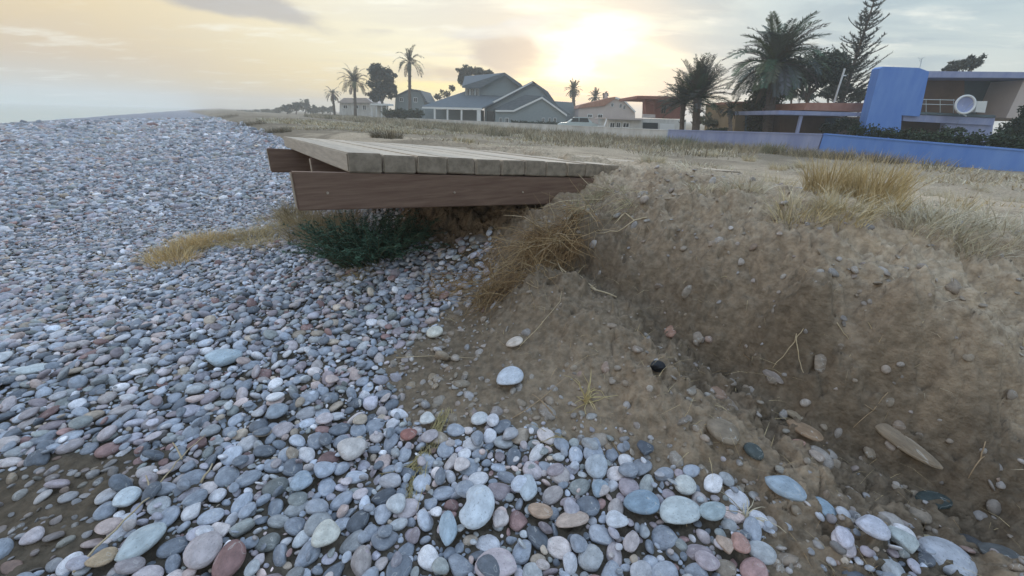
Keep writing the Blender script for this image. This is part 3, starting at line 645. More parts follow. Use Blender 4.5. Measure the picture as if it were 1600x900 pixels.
# charcoal lump on the sand mound
mb = MB(); v, f = ico(3); rg = np.random.default_rng(5)
for k in range(9):
    d = rg.normal(size=3); d /= np.linalg.norm(d); dd = v @ d; v = v - np.outer(np.clip(dd-rg.uniform(.55, .8), 0, 1), d)
p = hit(1025, 582); v = v*np.array((.036, .03, .03)) + np.array((p.x, p.y, float(height(np.array([p.x]), np.array([p.y]))[0])+.014)); mb.add(v, f)
tag(mb.build('charcoal_lump', M['charcoal'], loc=p), 'black charred lump sitting in a dent on the sand mound', 'charcoal')

# ------------------------------------------------------------------ boardwalk
A0 = Vector((-.893, 2.2, .954)); ES = Vector((.821, .571, -.070)); ET = Vector((-.571, .821, -.020)); EZ = Vector((0, 0, 1))
def dk(s_, t_, z_): return A0 + ES*s_ + ET*t_ + EZ*z_
deck = empty('boardwalk', dk(0, 0, -.3), 'weathered wooden boardwalk end jutting over the eroded bank on dark beams', 'boardwalk')
def dbox(s0, s1, t0, t1, z0, z1, name, m, bev=.006, jit=.0015, ts=0):
    bm = bmesh.new(); vs = []
    for z_ in (z0, z1):
        for (a, b) in ((s0, t0), (s1, t0), (s1, t1), (s0, t1)):
            vs.append(bm.verts.new(dk(a + random.uniform(-jit, jit), b + random.uniform(-jit, jit), z_ + random.uniform(-jit, jit)) - deck.location))
    for q in ((3, 2, 1, 0), (4, 5, 6, 7), (0, 1, 5, 4), (1, 2, 6, 5), (2, 3, 7, 6), (3, 0, 4, 7)): bm.faces.new([vs[i] for i in q])
    bmesh.ops.bevel(bm, geom=bm.edges[:], offset=bev, segments=2, affect='EDGES')
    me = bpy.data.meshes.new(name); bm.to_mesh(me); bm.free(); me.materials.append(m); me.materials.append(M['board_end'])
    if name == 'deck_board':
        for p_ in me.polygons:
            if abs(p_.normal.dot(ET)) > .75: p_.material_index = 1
    o = bpy.data.objects.new(name, me); C.objects.link(o); o.parent = deck; return o
s_ = 0.0
for i in range(21):
    wd = .187 + random.uniform(-.006, .004); ext = random.uniform(-.006, .012)
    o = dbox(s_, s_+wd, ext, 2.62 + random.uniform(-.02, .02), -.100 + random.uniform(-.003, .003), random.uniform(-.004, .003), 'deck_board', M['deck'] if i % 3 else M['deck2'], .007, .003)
    s_ += wd + random.uniform(.006, .011)
def beam(s0, s1, t0, t1, z0, z1):
    o = dbox(s0, s1, t0, t1, z0, z1, 'beam', M['beam'], .006, .001); e = dbox(s0-.003, s0+.0005, t0+.008, t1-.008, z0+.008, z1-.008, 'end_grain', M['beam_end'], .0004, 0)
    e.parent = o; e.matrix_parent_inverse = Matrix.Identity(4); return o
beam(-.272, 2.75, -.006, .065, -.300, -.106)
beam(-.01, 2.7, 1.08, 1.15, -.318, -.106)
beam(-.20, 2.7, 2.16, 2.235, -.318, -.106)
for (a, b) in ((.25, 0), (1.35, 0), (.2, 1.1)): pass
# bolts in the near beam
for a in (-.12, .62, 1.15):
    p = dk(a, -.008, -.21) - deck.location; mb = MB(); mb.tube([p, p + Vector((.0035, -.006, 0))], [.007, .006], 8); mb.build('bolt', M['beam_end'], deck)

# ------------------------------------------------------------------ plants: blades, stalks
def blades(mb, base, n, h, spread, lean, w, c1, c2, dirn=None, curl=.5, seg=4, rg=rng, fall=0.):
    base = np.array(base, float)
    a = rg.uniform(0, 2*math.pi, n); r_ = np.sqrt(rg.random(n))*spread; bx = base[0]+r_*np.cos(a); by = base[1]+r_*np.sin(a)
    bz = height(bx, by) - .01 if fall == 0 else np.full(n, base[2])
    aa = a + rg.normal(0, .9, n); le = np.abs(rg.normal(lean, lean*.5, n)); hh = h*rg.uniform(.45, 1.1, n); ww = w*rg.uniform(.6, 1.3, n)
    dx, dy = np.cos(aa), np.sin(aa)
    if dirn is not None: dx = dx*.45 + dirn[0]; dy = dy*.45 + dirn[1]
    cc = np.array(c1) + rg.random((n, 1))*(np.array(c2)-np.array(c1)); cc = cc*rg.uniform(.75, 1.2, (n, 1))
    t = np.linspace(0, 1, seg+1); pn = rg.uniform(0, math.pi, n); wx, wy = np.cos(pn), np.sin(pn)
    V_ = np.zeros((n, seg+1, 2, 3))
    for k, u in enumerate(t):
        off = hh*le*(u*(1-curl) + curl*u*u); x = bx+dx*off; y = by+dy*off; z = bz + hh*(u - le*.35*u*u) - fall*hh*u*u*1.3
        wk = ww*(1-u**1.6)*.5 + ww*.04; V_[:, k, 0] = np.stack([x-wx*wk, y-wy*wk, z], 1); V_[:, k, 1] = np.stack([x+wx*wk, y+wy*wk, z], 1)
    nv = (seg+1)*2; f0 = [(2*k, 2*k+1, 2*k+3, 2*k+2) for k in range(seg)]
    F_ = (np.array(f0)[None] + (np.arange(n)*nv)[:, None, None]).reshape(-1, 4)
    mb.add(V_.reshape(-1, 3), F_.tolist(), np.repeat(cc, nv, 0))
TAN1, TAN2 = (.50, .38, .20), (.66, .54, .32); PALE1, PALE2 = (.50, .45, .34), (.66, .60, .47); BRN1, BRN2 = (.20, .12, .06), (.36, .23, .12); GRN1, GRN2 = (.14, .16, .09), (.26, .25, .15)
def clump(name, px, py, n, h, spread, lean, w, c1, c2, label, cat='grass tuft', group=None, **k):
    p = hit(px, py) if not isinstance(px, Vector) else px
    mb = MB(); blades(mb, p, n, h, spread, lean, w, c1, c2, **k); return tag(mb.build(name, M['grass_a'], loc=p), label, cat, group)
def wallpt(px, nn=-21.2):
    r = ray(px, 200); t = nn/(r[0]*NX[0]+r[1]*NX[1]); return Vector((r[0]*t, t, 0))
G = 'dry grass tufts along the top of the bank'
clump('grass_tuft', 1290, 308, 560, .27, .12, .45, .0035, TAN1, TAN2, 'tall golden dry grass tuft, left half of the big stand on the bank', group=G)
clump('grass_tuft', 1362, 322, 560, .29, .12, .4, .0035, TAN1, TAN2, 'tall golden dry grass tuft, right half of the big stand on the bank', group=G)
clump('grass_tuft', 1375, 352, 160, .16, .06, .5, .003, TAN1, TAN2, 'short golden tuft just in front of the big stand of grass', group=G)
clump('grass_tuft', 1440, 345, 110, .13, .10, .6, .003, PALE1, TAN2, 'low thin straw tuft right of the big golden stand', group=G)
clump('grass_tuft', 1497, 330, 120, .17, .08, .5, .003, PALE1, TAN2, 'loose yellowish tuft between the golden stand and the right edge', group=G)
clump('grass_tuft', 1545, 352, 70, .12, .09, .7, .003, PALE1, PALE2, 'thin pale tuft next to the right edge of the photo', group=G)
clump('grass_tuft', 1180, 275, 150, .15, .16, .8, .003, PALE1, PALE2, 'grey straggly tuft on the crest left of the golden stand', group=G)
clump('grass_tuft', 1220, 290, 110, .14, .12, .7, .003, PALE1, TAN2, 'thin sandy tuft touching the left side of the golden stand', group=G)
clump('grass_tuft', 1130, 262, 130, .17, .18, .7, .003, PALE1, PALE2, 'pale wispy tuft on the crest between boardwalk and golden stand', group=G)
clump('grass_tuft', 1055, 268, 60, .10, .12, .8, .0025, PALE1, PALE2, 'few short pale blades where the boards vanish in the sand', group=G)
clump('grass_tuft', 1405, 300, 90, .13, .10, .6, .003, PALE1, TAN2, 'small faded tuft behind the right half of the golden stand', group=G)
for k_, (px, lab) in enumerate(((1080,'bleached scrub at the left end of the lilac wall'),(1130,'bleached scrub before the lilac wall, second from its left end'),(1180,'bleached scrub before the middle of the lilac wall'),(1275,'bleached scrub where lilac and blue walls meet'))): clump('dead_scrub', wallpt(px, -19.6), 0, 500, .5, 1.0, .6, .011, (.3,.26,.18), (.46,.41,.3), lab, 'scrub', 'dead scrub along the boundary wall')
clump('green_tuft', wallpt(1215, -20.0), 232, 420, .52, .42, .5, .012, GRN1, (.34, .33, .2), 'rounded grey-green tuft growing in front of the lilac wall', group=None)
clump('green_tuft', wallpt(1062, -20.0), 222, 520, .62, 1.0, .5, .016, GRN1, (.30, .32, .2), 'grey-green bush tuft in front of the twin palms')
for (px, py, h, w_, lab) in ((432,207,.30,.5,'dark matted scrub on the dune edge just beyond the far corner of the boardwalk'),(392,195,.35,.8,'greyish scrub on the dune edge, second beyond the boardwalk'),(350,184,.45,1.4,'far grey scrub where the dune edge meets the shingle'),(605,214,.28,.35,'small olive scrub right behind the far edge of the boards'),(725,222,.24,.4,'pale tan scrub behind the middle of the boardwalk')): clump('dune_scrub', px, py, 420, h, w_, .8, .012, (.13,.11,.08) if px < 700 else (.4,.33,.2), (.30,.26,.19) if px < 700 else (.55,.46,.3), lab, 'scrub')
extra = [(1020,258,90,.09,'thin dry tuft growing at the edge of the sand-covered boards'),(1095,300,70,.07,'small grey tuft on the crest right of the curved pale branch'),(1160,305,90,.10,'low scruffy tuft just over the sand face, left of centre of the crest'),(1250,345,110,.12,'low tuft at the left foot of the big golden stand'),(1310,352,120,.11,'matted straw tuft at the foot of the golden stand'),(1420,372,100,.09,'matted low tuft on the crest below the thin straw tuft'),(1475,372,90,.11,'low pinkish dry tuft on the crest right of the matted one'),(1520,388,70,.08,'tiny sparse tuft near the right end of the crest'),(1575,372,80,.12,'ragged dry tuft cut by the right edge on the crest'),(1460,308,90,.14,'loose straw tuft half way between golden stand and blue wall'),(1530,300,80,.12,'short straw tuft before the bright blue wall'),(1590,315,80,.14,'pale tuft at the right edge before the blue wall'),(1255,262,160,.22,'tall thin dry tuft behind the golden stand, at its left'),(1330,268,150,.22,'tall thin dry tuft behind the golden stand, at its middle'),(1170,252,140,.2,'wispy seed-headed tuft behind the grey straggly one'),(1110,245,120,.2,'wispy tuft far behind the end of the boards'),(1215,265,130,.2,'wispy tuft left behind the golden stand'),(1390,272,110,.2,'wispy tuft right behind the golden stand')]
for (px, py, n, h, lab) in extra: clump('grass_tuft', px, py, int(n*2.8), h*1.4, h*1.05, .8, .0036, PALE1, TAN2 if n > 100 else PALE2, lab, group=G)
for (px, py, w_, lab) in ((1300,243,1.0,'dark brown dead scrub before the lilac wall, left one'),(1350,246,1.1,'dark brown dead scrub before the corner of the blue wall'),(1400,249,.8,'dark brown dead scrub, rightmost before the blue wall'),(1250,236,.8,'grey-brown scrub between green tuft and dark scrub'),(1150,236,.9,'grey-brown scrub left of the round green tuft'),(1110,230,.7,'dull scrub between the two green tufts')):
    clump('dead_scrub', wallpt(px, -20.2), py, 700, .42, w_*.9, .7, .010, (.13,.11,.08), (.32,.27,.19), lab, 'scrub', 'dead scrub along the boundary wall')
# broad band of dead grass before the wall, uncountable
mb = MB(); rg2 = np.random.default_rng(3)
for k in range(2600):
    n0 = rg2.uniform(-20.5, -3.2); l0 = rg2.uniform(-2, 42)**1.0; p = LX*l0 + NX*n0; x, y = p
    if y < 2.2 or abs(x/y) > 1.5: continue
    if fbm(np.array([x*.3]), np.array([y*.3]), 5, 3)[0] < .0: continue
    if 0 < (x-A0.x)*ES.x+(y-A0.y)*ES.y < 4.1 and -.1 < (x-A0.x)*ET.x+(y-A0.y)*ET.y < 2.8: continue
    r_ = math.hypot(x, y); c = rg2.random()
    cc = ((PALE1, PALE2) if c < .5 else (TAN1, (.56, .46, .3)) if c < .72 else ((.30, .25, .18), (.42, .36, .27)) if c < .88 else ((.18,.165,.11), (.32, .29, .2)))
    blades(mb, (x, y, 0), int(14 + 10*rg2.random()), .06 + .006*r_ + .09*rg2.random()**2*(r_ > 3), .12+.035*r_, 1.0, .003+.0013*r_, cc[0], cc[1], rg=rg2, seg=2)
for k in range(900):
    l0 = rg2.uniform(-2, 95); n0 = rg2.uniform(-21.6, -19.2) if rg2.random() < .6 else rg2.uniform(-19, -13); x, y = LX*l0 + NX*n0
    if y < 5 or abs(x/y) > 1.4 or n0 < -21 and l0 < 24: continue
    if l0 < 9 and rg2.random() < .8: continue
    c = rg2.random(); cc = (((.38,.32,.225), (.50,.43,.32)) if c < .55 else ((.24,.21,.15), (.36,.32,.24)) if c < .75 else ((.17,.16,.10), (.30,.27,.19)))
    blades(mb, (x, y, 0), 40, .30 + .003*y + .25*rg2.random(), .5, .5, .012+.0009*y, cc[0], cc[1], rg=rg2, seg=2)
tag(mb.build('dune_grass', M['grass_a']), 'faded dead grass covering the flat sand before the houses', 'grass', kind='stuff')
# sparse litter of straw near the crest
mb = MB()
for k in range(260):
    l0 = rg2.uniform(-.4, 3.0); n0 = -rg2.uniform(1.9, 4.2); p = LX*l0+NX*n0
    if 0 < (p[0]-A0.x)*ES.x+(p[1]-A0.y)*ES.y < 2.3 and -.1 < (p[0]-A0.x)*ET.x+(p[1]-A0.y)*ET.y < 2.8: continue
    blades(mb, (p[0], p[1], 0), 7, .035+.05*rg2.random(), .08, 1.6, .0025, PALE1, (.6, .5, .36), rg=rg2, seg=2)
for k in range(420):
    l0 = rg2.uniform(-.4, 2.0); n0 = -rg2.uniform(.9, 1.9); p = LX*l0+NX*n0; blades(mb, (p[0], p[1], 0), 2, .06, .05, 1.8, .0018, BRN2, TAN2, rg=rg2, seg=2)
tag(mb.build('straw_litter', M['grass_a']), 'short bits of straw and roots strewn over the bank', 'straw', kind='stuff')
# straw on the shingle (left of the boardwalk)
def straw_heap(name, pix, n, h, w, c1, c2, label, cat, sp=.10, lean=1.6, dirn=None):
    mb = MB()
    for (px, py) in pix:
        p = hit(px, py); p.z += .02; blades(mb, p, n, h, sp, lean, w, c1, c2, dirn=dirn)
    p0 = hit(*pix[0]); return tag(mb.build(name, M['grass_a'], loc=p0), label, cat)
straw_heap('straw_heap', [(262,405),(285,395),(305,385),(330,383),(275,412)], 420, .17, .0035, (.50,.36,.18), (.68,.52,.28), 'golden straw heap lying on the shingle left of the boardwalk', 'straw', .16, .8)
straw_heap('straw_wrack', [(350,382),(375,378),(400,372),(425,366),(450,358),(465,350),(430,345),(455,335),(420,385),(390,385)], 260, .16, .0035, (.40,.32,.18), (.60,.48,.28), 'long flat band of straw running from the golden heap to the boardwalk', 'straw', .17, 1.0)
straw_heap('dead_bush', [(470,350),(490,365),(510,350),(480,375),(505,385),(520,370),(460,335),(535,355),(540,380)], 300, .28, .0035, (.18,.15,.09), (.42,.33,.2), 'brown dead bush beneath the boardwalk end, left of the green bush', 'dead bush', .16, .8)
straw_heap('straw_tuft', [(560,432),(585,424),(545,440)], 130, .09, .004, (.36,.27,.14), (.52,.40,.22), 'small tan straw tuft on the shingle below the green bush', 'straw', .08, 1.4)
straw_heap('straw_tuft', [(190,425),(205,440),(225,415)], 60, .08, .006, (.40,.28,.16), (.5,.4,.25), 'thin brown straw scrap at the left tip of the golden heap', 'straw', .16, 1.6)
# green bush below the boards
p0 = dk(.30, .80, 0); p0.z = float(smooth_h(np.array([p0.x]), np.array([p0.y]))[0])
bush = empty('green_bush', p0, 'dark green feathery bush growing in the shade under the boardwalk', 'bush')
mb = MB(); st_ = MB(); rg4 = np.random.default_rng(12)
for k in range(330):
    a = rg4.uniform(0, 6.28); r_ = math.sqrt(rg4.random())*.21; s0 = p0 + ES*(r_*math.cos(a)*1.5) + ET*(r_*math.sin(a)*.9); s0.z = p0.z-.02
    hh = rg4.uniform(.22, .48); le = rg4.uniform(.2, .95); d = Vector((math.cos(a+rg4.normal(0, .5)), math.sin(a+rg4.normal(0, .5)), 0)); pts = [s0 + d*hh*le*u*1.2 + EZ*hh*(u-.55*le*u*u) for u in np.linspace(0, 1, 6)]
    st_.tube(pts, [.004, .0035, .003, .0025, .002, .001], 3, (.10, .10, .06))
    for j in range(1, 6):
        for q in range(9):
            u = (j-1+rg4.random()); i_ = min(int(u), 4); c = pts[i_].lerp(pts[i_+1], u-int(u)); dr = Vector(rg4.normal(size=3)).normalized(); dr.z = abs(dr.z)*.6; L = rg4.uniform(.02, .05); w_ = dr.orthogonal().normalized()*.0035
            g = rg4.uniform(.7, 1.4); mb.add([tuple(c-w_), tuple(c+w_), tuple(c+dr*L)], [(0, 1, 2)], (.06*g, .115*g, .08*g))
sub(mb, 'foliage', M['leaf_a'], bush); sub(st_, 'stem', M['leaf_a'], bush)
# hanging roots and straw at the landward end of the boards
mb = MB(); rg5 = np.random.default_rng(8)
root0 = hit(880, 360)
def strands(mb, starts, n, L, spread, droop, w, c1, c2, dirn, rg, js=.03):
    for (px, py, dz) in starts:
        p = hit(px, py) + EZ*dz
        for k in range(n):
            d = Vector(dirn) + Vector(rg.normal(0, spread, 3)); d.normalize(); l_ = L*rg.uniform(.4, 1.15); pts = [p + Vector(rg.normal(0, js, 3))]
            for j in range(5):
                d = (d + Vector(rg.normal(0, .22, 3)) - EZ*droop*.3).normalized(); pts.append(pts[-1] + d*l_/5)
            g = rg.random(); cc = [c1[i]+(c2[i]-c1[i])*g for i in range(3)]; pw = [w*x for x in (1, .9, .8, .65, .5, .3)]
            mb.tube(pts, pw, 3, cc)
strands(mb, [(905,345,.02),(885,365,.03),(870,385,.02),(850,400,.03),(835,415,.02),(890,400,.03),(865,425,.02),(825,440,.02),(800,455,.02),(780,470,.01),(905,385,.03),(845,380,.04)], 78, .30, .55, .8, .0016, (.16,.095,.05), (.38,.25,.13), (-.75, -.25, -.15), rg5)
strands(mb, [(920,350,.02),(880,385,.05),(850,385,.05),(825,400,.05),(800,430,.04),(775,455,.03),(760,475,.02),(840,440,.04)], 55, .36, .9, .4, .0018, (.20,.13,.065), (.50,.37,.21), (-.5, -.4, .15), rg5)
strands(mb, [(790,395,.02),(770,420,.02),(745,440,.02),(720,455,.01),(700,440,.01),(740,400,.02),(690,465,.01)], 60, .24, .6, .6, .0014, (.22,.13,.07), (.40,.27,.14), (-.75, -.35, .0), rg5)
strands(mb, [(905,350,.05),(870,380,.06),(840,405,.05),(815,430,.04)], 7, .42, .7, .5, .004, (.30,.22,.14), (.48,.39,.27), (-.5, -.4, .0), rg5)
tag(mb.build('root_tangle', M['grass_a'], loc=root0), 'rust-brown tangle of dry roots hanging off the bank beside the boardwalk', 'roots')
mb = MB(); strands(mb, [(950,305,.02),(930,320,.03),(975,310,.02),(910,335,.03),(990,325,.01)], 60, .26, .6, .5, .0014, (.24,.22,.14), (.52,.45,.29), (-.6, -.3, .05), rg5)
tag(mb.build('straw_tangle', M['grass_a'], loc=hit(940,320)), 'grey-tan straw tangle spilling over the crest where the beam enters the sand', 'straw')
# single stalks and branches
def stalk(name, segs, rad, m, label, cat, lift=.01, k=5):
    mb = MB()
    for pix in segs:
        pts = [];
        for i, q in enumerate(pix):
            p = hit(q[0], q[1]); p.z += lift + (q[2] if len(q) > 2 else 0); pts.append(p)
        fine = []                                   # rounded path
        for i in range(len(pts)-1):
            for u in (0, .33, .66): fine.append(pts[i].lerp(pts[i+1], u) + Vector(rng.normal(0, rad*.6, 3)))
        fine.append(pts[-1]); n = len(fine); mb.tube(fine, [rad*(1-.55*i/n) for i in range(n)], k)
    return tag(mb.build(name, m, smooth=True, loc=hit(*segs[0][0][:2])), label, cat)
stalk('dry_branch', [[(963,467),(930,458,.01),(895,445,.02),(865,432,.03),(840,425,.03)], [(895,445,.02),(870,425,.03),(850,418,.04)], [(880,438,.02),(868,418,.05)], [(930,458,.01),(905,440,.03)]], .0042, M['twig'], 'pale forked dry branch lying from the root tangle onto the sand mound', 'branch')
stalk('dry_branch', [[(1010,345,.01),(990,352,.02),(965,371,.025),(930,374,.03)], [(990,352,.02),(975,345,.04),(958,365,.05)]], .0045, M['twig'], 'curved pale dry branch on the bank right below the boardwalk end', 'branch')
stalk('dry_branch', [[(950,305,.03),(920,310,.08),(895,294,.12)], [(945,320,.03),(905,332,.07),(870,340,.09),(843,347,.08)]], .0035, M['twig'], 'thin pale twigs sticking out over the beam above the root tangle', 'branch')
stalk('thin_stalk', [[(812,543),(835,524,.01),(858,500,.02),(875,480,.02),(878,455,.03)]], .0022, M['twig'], 'thin bent stalk rising from the cream chip towards the root tangle', 'stalk')
stalk('long_stalk', [[(122,905),(160,872,.01),(205,830,.015),(245,788,.015),(275,748,.015),(300,715,.01),(325,690,.0)], [(245,788,.01),(238,765,.03)], [(290,730,.01),(278,712,.03)]], .0032, M['twig'], 'long dry stalk lying across the pebbles at the bottom left', 'stalk', .03)
stalk('dry_stick', [[(620,562),(660,560,.004),(700,562,.004),(740,563)]], .002, M['twig'], 'thin straight stick lying level on the wet soil', 'stick')
stalk('dry_stick', [[(318,765,.01),(337,738,.02)]], .004, M['twig'], 'short pale stick standing between pebbles at the bottom left', 'stick', .02)
stalk('root', [[(1243,520,.02),(1238,545,.015),(1225,562,.015),(1205,582,.01)], [(1240,535,.02),(1245,570,.01),(1252,592,.01)], [(1238,540,.02),(1250,528,.03)]], .0022, M['twig'], 'pale forked root on the sand face above the flat grey stone', 'root')
stalk('root', [[(1335,545,.01),(1325,565,.01),(1315,590,.01)], [(1303,517,.02),(1312,533,.02),(1330,545,.01)]], .0022, M['twig'], 'thin hooked root in the middle of the sand face', 'root')
stalk('root', [[(1382,622,.01),(1360,650,.01),(1330,675,.01)], [(1360,650,.01),(1345,645,.02)]], .0018, M['root'], 'faint root end above the long slab-like stone', 'root')
stalk('root', [[(1600,690,.01),(1560,705,.02),(1525,728,.02),(1508,755,.01)], [(1525,728,.02),(1530,705,.03)]], .0026, M['root'], 'branched root near the right edge at the foot of the sand face', 'root')
stalk('root', [[(1600,520,.01),(1594,548,.01)]], .004, M['twig'], 'short pale root stub at the right edge of the sand face', 'root')
stalk('root', [[(1010,355,.0),(1018,372,.01),(1008,385,.01)], [(1000,365,.02),(992,385,.02)]], .002, M['root'], 'small curled root hanging below the curved pale branch', 'root')
def weed(name, px, py, n, L, label, c1, c2, dirn=(-.2, -.2, .4), sp=.5, cat='weed', w=.0022):
    mb = MB(); strands(mb, [(px, py, .01)], n, L, sp, .8, w, c1, c2, dirn, rng, .004); return tag(mb.build(name, M['grass_a'], loc=hit(px, py)), label, cat)
weed('dry_weed', 915, 632, 26, .13, 'yellow dry weed sprig standing at the foot of the sand mound', (.45,.36,.17), (.6,.5,.27), (0, 0, 1), .45)
weed('dry_weed', 1140, 440, 22, .05, 'tiny yellow weed scrap on the sand face below the crest', (.4,.34,.2), (.55,.48,.3), (.6, 0, .1), .5, w=.0015)
stalk('dry_twig', [[(862,655,.02),(845,640,.03),(830,628,.03)], [(800,660,.01),(840,640,.03),(880,605,.03)], [(845,640,.03),(870,660,.01)]], .0022, M['root'], 'crossed thin twigs left of the yellow weed sprig', 'twig')
mb = MB()
for a, b in (((690,655),(668,712)), ((668,712),(640,745)), ((655,730),(638,800)), ((700,650),(672,700)), ((655,735),(600,750))):
    pa, pb = hit(*a), hit(*b); d = (pb-pa)
    for k in range(34):
        o_ = Vector(rng.normal(0, .013, 3)); o_.z = abs(o_.z)*.5+.018; u0, u1 = sorted(rng.uniform(-.1, 1.1, 2)); pts = [pa+d*(u0+(u1-u0)*u) + o_ + Vector(rng.normal(0, .005, 3)) for u in (0, .5, 1)]
        g = rng.uniform(.8, 1.2); mb.tube(pts, [.0014, .0012, .0008], 3, (.40*g, .33*g, .17*g))
tag(mb.build('weed_strand', M['grass_a'], loc=hit(668,712)), 'yellow-green strand of dried weed lying across the middle of the shingle', 'weed')
weed('straw_wisp', 1165, 815, 26, .10, 'pale curled straw wisp beside the salmon-red pebble', (.44,.38,.27), (.6,.53,.4), (.5, .2, .15), .6)
weed('straw_wisp', 880, 690, 30, .14, 'flat straw wisp at the upper edge of the bright pebbles', (.38,.30,.17), (.55,.46,.28), (-.9, .1, .05), .35)

# ------------------------------------------------------------------ the row of houses behind the wall
GZ = -.15
def PZ(px, Y, z):                      # world point of column px at depth Y and height z
    lo, hi = -600., 900.
    for _ in range(50):
        m_ = (lo+hi)/2
        if atY(px, m_, Y).z > z: lo = m_
        else: hi = m_
    return atY(px, lo, Y)
def pt(q, Y): return PZ(q[0], Y, GZ if q[1] is None else q[1][0]) if (q[1] is None or isinstance(q[1], tuple)) else atY(q[0], q[1], Y)
def blk(mb, poly, Y, depth, col=None): mb.prism([pt(q, Y) for q in poly], (0, depth, 0), col); return mb
def bpart(name, poly, Y, depth, m, root): return sub(blk(MB(), poly, Y, depth), name, m, root)
def window(root, x0, y0, x1, y1, Y, frame='whitetrim', sl=0.0):
    a = atY(x0, y0, Y); b = atY(x1, y1, Y); x0w, x1w = a.x, atY(x1, y0, Y).x; z1, z0 = a.z, b.z; cx, cz_ = (x0w+x1w)/2, (z0+z1)/2; w_, h_ = x1w-x0w, z1-z0; t = min(.08, w_*.12)
    mb = MB()
    for (u, v, p, q) in ((cx, z1-t/2, w_, t), (cx, z0+t/2, w_, t), (x0w+t/2, cz_, t, h_-2*t), (x1w-t/2, cz_, t, h_-2*t), (cx, cz_, t*.6, h_-2*t)): mb.box((u, Y-.03, v), (p, .08, q))
    f = sub(mb, 'window', M[frame], root); g = MB(); g.box((cx, Y-.012, cz_), (w_-1.6*t, .03, h_-1.6*t)); o = sub(g, 'pane', M['glass'], root); o.parent = f
def wall(name, px0, px1, zt0, zt1, th, m, label, steps=12, nn=-21.2, cap=None):
    a, b = wallpt(px0, nn), wallpt(px1, nn); root = empty(name, (a.x, a.y, GZ), label, 'wall'); mb = MB(); nv = Vector((-NX[0], -NX[1], 0))*th
    tops = []
    a0 = Vector((a.x, a.y, GZ-.4)); b0 = Vector((b.x, b.y, GZ-.4)); mb.prism([a0, b0, Vector((b.x, b.y, zt1)), Vector((a.x, a.y, zt0))], nv); sub(mb, 'wall_panel', m, root)
    mb = MB(); o_ = -nv*.12; mb.prism([Vector((a.x, a.y, zt0+.003))+o_, Vector((b.x, b.y, zt1+.003))+o_, Vector((b.x, b.y, zt1+.053))+o_, Vector((a.x, a.y, zt0+.053))+o_], nv*1.24); sub(mb, 'coping', cap or m, root); return root
wall('garden_wall', 1290, 1720, .80, .52, .22, M['blue'], 'bright blue painted boundary wall before the blue house')
wall('garden_wall', 1045, 1288, .66, .78, .22, M['lilac'], 'pale lilac boundary wall left of the bright blue one')
wall('garden_wall', 505, 1043, .35, .62, .2, M['white'], 'long low white wall running before the far houses', nn=-22)

def leafcloud(mb, centres, nleaf, ls, c1, c2, rg, clus=.28, ncl=26):
    for (c, rx, ry, rz) in centres:
        u = rg.normal(size=(ncl, 3)); u /= np.linalg.norm(u, axis=1)[:, None]; u *= (rg.random((ncl, 1))**.45); cc = np.array(tuple(c)) + u*np.array((rx, ry, rz))
        for q in cc:
            n = int(nleaf/ncl); v = rg.normal(size=(n, 3))*np.array((rx, ry, rz))*clus*.62 + q
            d1 = rg.normal(size=(n, 3)); d1 /= np.linalg.norm(d1, axis=1)[:, None]; d2 = np.cross(d1, rg.normal(size=(n, 3))); d2 /= np.linalg.norm(d2, axis=1)[:, None]
            s_ = ls*rg.uniform(.6, 1.4, (n, 1)); V_ = np.stack([v-d1*s_, v+d2*s_*.5, v+d1*s_, v-d2*s_*.5], 1).reshape(-1, 3)
            k = rg.uniform(.7, 1.3); col = np.array(c1) + (np.array(c2)-np.array(c1))*rg.random((n, 1)); col = np.repeat(col*k, 4, 0)
            mb.add(V_, (np.arange(n*4).reshape(-1, 4)).tolist(), col)
def tree(name, px, Y, crowns, label, cat='tree', nleaf=1500, ls=.09, c1=(.045, .065, .045), c2=(.085, .11, .07), tr=.14, group=None, seed=1, depth=.8, clus=.24, ncl=30, basez=GZ, limbs=True):
    rg = np.random.default_rng(seed); base = PZ(px, Y, basez); root = empty(name, base, label, cat, group); cs = []
    for (cx_, cy_, rx, ry) in crowns:
        c = atY(cx_, cy_, Y); ex = abs(atY(cx_+rx, cy_, Y).x - c.x); ez = abs(atY(cx_, cy_-ry, Y).z - c.z); cs.append((c + Vector((0, rg.uniform(-.3, .3)*ex, 0)), ex, ex*depth, ez))
    mb = MB(); leafcloud(mb, cs, nleaf, ls, c1, c2, rg, clus, ncl); sub(mb, 'crown', M['leaf_a'], root)
    mb = MB(); mean = sum((c[0] for c in cs), Vector())/len(cs); fork = base.lerp(Vector((mean.x, mean.y, min(c[0].z for c in cs))), .75)
    mb.tube([base-EZ*.2, base.lerp(fork, .5)+Vector((tr*.4, 0, 0)), fork], [tr, tr*.8, tr*.65], 7)
    if limbs:
        for c in cs:
            mb.tube([fork, fork.lerp(c[0], .5)+Vector((rg.normal()*.1, 0, .1)), c[0]], [tr*.5, tr*.35, tr*.12], 5)
            for k in range(5): e = c[0] + Vector(rg.normal(size=3))*c[1]*.5; mb.tube([fork.lerp(c[0], .55), e], [tr*.22, tr*.06], 4)
    sub(mb, 'trunk', M['bark'], root); return root
